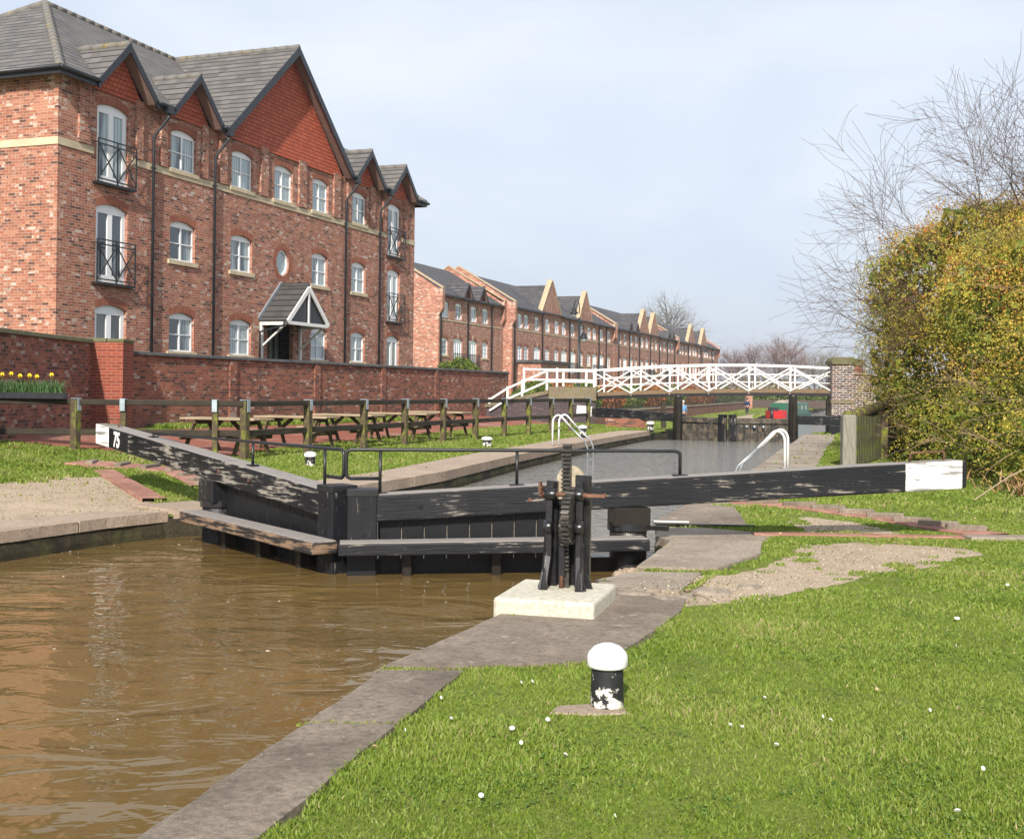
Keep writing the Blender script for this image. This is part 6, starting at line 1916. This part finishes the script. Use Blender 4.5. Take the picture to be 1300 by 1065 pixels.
# white petals and dry leaves on the lawn
dr = random.Random(9)
spots = [(-.34, 5.92), (-.27, 5.55), (-.47, 5.35), (.02, 5.40), (.20, 5.83), (.07, 6.25), (.13, 6.28), (.19, 5.55), (.06, 5.18), (-.58, 5.1), (.25, 5.02), (1.32, 6.0), (1.53, 5.66), (1.55, 5.6), (1.96, 6.2), (2.1, 5.8), (1.05, 5.5), (1.1, 5.47), (3.15, 8.2), (3.55, 8.3), (2.8, 7.3), (3.95, 8.0), (4.1, 9.6), (1.2, 5.2), (5.9, 14.8), (6.1, 15.5), (4.3, 18.0), (4.6, 18.3), (5.9, 17.4), (3.0, 12.95), (2.0, 4.9), (1.7, 4.4), (.4, 4.3), (-.1, 4.5)]
for i, (x, y) in enumerate(spots):
    white = i % 5 != 4
    mb = MB(); s = dr.uniform(.005, .0095) * (1.6 if y > 7.5 else 1); a = dr.uniform(0, PI)
    z = .036 if y < 9 else .05
    P = []
    for k in range(7):
        an = 2 * PI * k / 7; P.append((x + math.cos(a) * math.cos(an) * s * 1.5 - math.sin(a) * math.sin(an) * s * .8, y + math.sin(a) * math.cos(an) * s * 1.5 + math.cos(a) * math.sin(an) * s * .8, z + .006 * math.sin(an)))
    P2 = [(p[0], p[1], p[2] + .004) for p in P]
    mb.add(P + P2 + [(x, y, z + .009)], [tuple(range(6, -1, -1))] + [(k, (k + 1) % 7, 7 + (k + 1) % 7, 7 + k) for k in range(7)] + [(7 + k, 7 + (k + 1) % 7, 14) for k in range(7)])
    tag(mb.build('fallen_petal' if white else 'fallen_leaf', M['petal' if white else 'drypetal'], loc=(x, y, z), uv=False), 'small white petal lying in the lawn' if white else 'small dry brown leaf lying in the lawn', 'petal' if white else 'leaf', 'white petals scattered on the lawn' if white else 'dry leaves scattered on the lawn')
def scatter_rocks(name, n, sampf, mat, s0, s1, seed, flat=.6):
    r = np.random.default_rng(seed); X, Y, Z = sampf(r, n); n = len(X)
    o6 = np.array([(1, 0, 0), (0, 1, 0), (-1, 0, 0), (0, -1, 0), (0, 0, 1), (0, 0, -1)], float)
    sz = s0 + (s1 - s0) * r.uniform(size=n) ** 3
    V = o6[None] * sz[:, None, None] * r.uniform(.6, 1.3, (n, 6, 1)); V[:, :, 2] *= flat
    a = r.uniform(0, 6.28, n); c, s_ = np.cos(a)[:, None], np.sin(a)[:, None]
    x, y = V[:, :, 0] * c - V[:, :, 1] * s_, V[:, :, 0] * s_ + V[:, :, 1] * c
    V[:, :, 0] = x + X[:, None]; V[:, :, 1] = y + Y[:, None]; V[:, :, 2] += Z[:, None]
    f = np.array([(0, 1, 4), (1, 2, 4), (2, 3, 4), (3, 0, 4), (1, 0, 5), (2, 1, 5), (3, 2, 5), (0, 3, 5)])
    F = (np.arange(n)[:, None, None] * 6 + f[None]).ravel()
    o = fast_mesh(name, V.reshape(-1, 3), F, np.full(n * 8, 3), mat, {'rnd': np.repeat(r.uniform(size=n), 6)})
    return tag(o, kind='stuff')
M['pebble'] = m_leaf('pebble mix', [(0, (.12, .085, .06)), (.5, (.30, .235, .175)), (.85, (.46, .39, .31)), (1, (.64, .58, .50))], 0, .9)
def pebR(r, n):
    X = r.uniform(.3, 5, n); Y = r.uniform(8, 15.3, n); k = inpoly(X, Y, BARE_R) | inpoly(X, Y, BARE_R2)
    return X[k], Y[k], zR(X[k], Y[k]) + .004
def pebL(r, n):
    X = r.uniform(-9.6, -2.6, n); Y = r.uniform(10, 18.7, n); k = inpoly(X, Y, BARE_L)
    for p in polysL: k &= ~inpoly(X, Y, p)
    return X[k], Y[k], zL(X[k], Y[k]) + .006
scatter_rocks('gravel', 36000, pebR, M['pebble'], .002, .012, 5)
scatter_rocks('gravel', 14000, pebL, M['pebble'], .003, .014, 6)
def crumbs(r, n):
    X = r.uniform(-1.6, 2.6, n); Y = r.uniform(3.5, 17, n); k = np.zeros(n, bool)
    for p in polysR: k |= inpoly(X, Y, p)
    k &= r.uniform(size=n) < .25 + .75 * (np.abs(X - eR(Y)) > .25)
    return X[k], Y[k], np.full(k.sum(), .03)
scatter_rocks('grit', 1500, crumbs, M['pebble'], .002, .008, 7)
def flecks(r, n):
    Y = r.uniform(4, 14.6, n); u = r.uniform(size=n); X = eL(Y) + (eR(Y) - eL(Y)) * np.where(r.uniform(size=n) < .45, u ** 4 * .25 + .004, u)
    k = ~((Y > 12) & (X > -3.6)); X, Y = X[k], Y[k]
    return X, Y, np.full(X.shape, WZ + .001)
scatter_rocks('flotsam', 420, flecks, M['pebble'], .006, .026, 8, .15)
def clover(r, n):
    X = r.uniform(-.7, 6.5, n); Y = 3.7 + 9 * r.uniform(size=n) ** 1.2
    nz = np.array([mnoise.noise(Vector((float(a) * 1.6, float(b) * 1.6, 5))) for a, b in zip(X, Y)])
    k = (nz > .08) & (X > eR(Y) + .6) & (X < xr(Y))
    for p in polysR: k &= ~inpoly(X, Y, p)
    for p in gb: k &= ~inpoly(X, Y, p)
    return X[k], Y[k], zR(X[k], Y[k]) + .018
M['clover'] = m_leaf('clover leaves', [(0, (.06, .13, .02)), (.6, (.11, .21, .03)), (1, (.20, .28, .06))], .3)
def joints(r, n):
    L = [((-.74, 6.65), (-.1, 6.63), 500), ((-.98, 5.56), (-.55, 5.53), 420), ((1.10, 10.44), (1.8, 10.42), 300), ((-.0, 8.21), (.2, 8.16), 120)]
    X = []; Y = []
    for a, b, k in L:
        t = r.uniform(size=k); X.append(a[0] + (b[0] - a[0]) * t + r.normal(0, .012, k)); Y.append(a[1] + (b[1] - a[1]) * t + r.normal(0, .016, k))
    X = np.concatenate(X); Y = np.concatenate(Y)
    return X, Y, np.full(X.shape, .005), np.full(X.shape, 1.7)
grass('dry_grass', 1, joints, .015, .04, 1.1, 31)
scatter_rocks('clover', 42000, clover, M['clover'], .005, .013, 9, .35)
def straw(r, n):
    X = r.uniform(-.7, 6.5, n); Y = 3.7 + 11 * r.uniform(size=n) ** 1.2
    k = (X > eR(Y) + .5) & (X < xr(Y))
    return X[k], Y[k], zR(X[k], Y[k]), np.full(k.sum(), 2.0)
grass('dry_grass', 5000, straw, .05, .09, .5, 21)
# moss tufts along plinth foot and slab joints
def tufts(r, n):
    L = [((.0, 8.22), (.14, 8.19), 400), ((1.2, 10.47), (1.86, 10.43), 380), ((1.9, 10.45), (1.45, 9.5), 300), ((-.72, 6.64), (-.42, 6.62), 260), ((1.66, 12.2), (1.42, 11.2), 200), ((1.8, 12.5), (2.9, 12.42), 200), ((-.98, 5.56), (-.62, 5.52), 180)]
    X = []; Y = []
    for a, b, k in L:
        t = r.uniform(size=k); X.append(a[0] + (b[0] - a[0]) * t + r.normal(0, .018, k)); Y.append(a[1] + (b[1] - a[1]) * t + r.normal(0, .018, k))
    X = np.concatenate(X); Y = np.concatenate(Y)
    return X, Y, np.full(X.shape, .0), np.full(X.shape, .6)
grass('moss', 1, tufts, .02, .05, 1.2, 15)

# ------------------------------------------------------------------ light, sky, air, camera
w = bpy.data.worlds.new('World'); scene.world = w; w.use_nodes = True
nt = w.node_tree; n = nt.nodes; l = nt.links
bg = n['Background']
sky = n.new('ShaderNodeTexSky'); sky.sky_type = 'NISHITA'; sky.sun_disc = False
SUN_EL = R(33); sd = Vector((.13, .99, 0)).normalized()      # shadows fall this way
sky.sun_elevation = SUN_EL
frm = -sd
sky.sun_rotation = math.atan2(frm.x, frm.y)
sky.air_density = 1.0; sky.dust_density = 3.0; sky.ozone_density = 1.2; sky.altitude = 30
tc = n.new('ShaderNodeTexCoord'); mp = n.new('ShaderNodeMapping'); mp.inputs['Scale'].default_value = (1, 1, 2.6)
l.new(tc.outputs['Generated'], mp.inputs[0])
nz = n.new('ShaderNodeTexNoise'); nz.inputs['Scale'].default_value = 1.6; nz.inputs['Detail'].default_value = 5; nz.inputs['Roughness'].default_value = .5
l.new(mp.outputs[0], nz.inputs['Vector'])
rp = n.new('ShaderNodeValToRGB'); rp.color_ramp.elements[0].position = .30; rp.color_ramp.elements[0].color = (.72, .72, .72, 1); rp.color_ramp.elements[1].position = .72; rp.color_ramp.elements[1].color = (.92, .92, .92, 1)
l.new(nz.outputs['Fac'], rp.inputs[0])
mx = n.new('ShaderNodeMix'); mx.data_type = 'RGBA'
l.new(rp.outputs[0], mx.inputs[0]); l.new(sky.outputs[0], mx.inputs[6]); cr2 = n.new('ShaderNodeValToRGB'); nz2 = n.new('ShaderNodeTexNoise'); nz2.inputs['Scale'].default_value = 2.3; nz2.inputs['Detail'].default_value = 6; nz2.inputs['Roughness'].default_value = .55; nz2.inputs['Distortion'].default_value = .4
l.new(mp.outputs[0], nz2.inputs['Vector']); l.new(nz2.outputs['Fac'], cr2.inputs[0])
cr2.color_ramp.elements[0].position = .36; cr2.color_ramp.elements[0].color = (.525, .59, .70, 1); cr2.color_ramp.elements[1].position = .66; cr2.color_ramp.elements[1].color = (.66, .70, .76, 1)
vm = n.new('ShaderNodeVectorMath'); vm.operation = 'SCALE'; vm.inputs['Scale'].default_value = 9.6; l.new(cr2.outputs[0], vm.inputs[0]); l.new(vm.outputs[0], mx.inputs[7])
l.new(mx.outputs[2], bg.inputs[0]); bg.inputs[1].default_value = .105
sl_ = bpy.data.lights.new('sun', 'SUN'); sl_.energy = 4.9; sl_.angle = R(1.2); sl_.color = (1.0, .93, .82)
so = bpy.data.objects.new('sun', sl_); COL.objects.link(so)
dv = Vector((sd.x * math.cos(SUN_EL), sd.y * math.cos(SUN_EL), -math.sin(SUN_EL)))
so.rotation_euler = dv.to_track_quat('-Z', 'Y').to_euler(); so.location = (0, -20, 30)

cam = bpy.data.cameras.new('camera'); co = bpy.data.objects.new('camera', cam); COL.objects.link(co)
F_PX = 1480.0
cam.sensor_fit = 'HORIZONTAL'; cam.sensor_width = 36; cam.lens = 36 * F_PX / 1300
cam.shift_y = -(532.5 - 495.5) / 1300
r_ = R(.7)
Rm = Matrix(((math.cos(r_), -math.sin(r_), 0), (0, 0, -1), (math.sin(r_), math.cos(r_), 0)))
co.matrix_world = Matrix.Translation((0, 0, 1.6)) @ Rm.to_4x4()
cam.clip_start = .1; cam.clip_end = 6000
scene.camera = co
scene.view_settings.view_transform = 'Standard'; scene.view_settings.look = 'None'; scene.view_settings.exposure = .52; scene.view_settings.gamma = 1
scene.cycles.max_bounces = 5; scene.cycles.diffuse_bounces = 2; scene.cycles.glossy_bounces = 3; scene.cycles.transmission_bounces = 3; scene.cycles.transparent_max_bounces = 4
scene.cycles.use_denoising = True

hz = MB(); hz.b2(-700, 900, -60, 1500, -3.5, 60)
ho = hz.build('haze', bpy.data.materials.new('haze'), uv=False)
hm = ho.data.materials[0]; hm.use_nodes = True; ht = hm.node_tree; ht.nodes.clear()
hv = ht.nodes.new('ShaderNodeVolumePrincipled'); hout = ht.nodes.new('ShaderNodeOutputMaterial')
hv.inputs['Color'].default_value = (.90, .94, 1.0, 1); hv.inputs['Density'].default_value = .0004; hv.inputs['Anisotropy'].default_value = .3
ht.links.new(hv.outputs[0], hout.inputs['Volume'])
tag(ho, kind='stuff')
scene.cycles.volume_bounces = 0
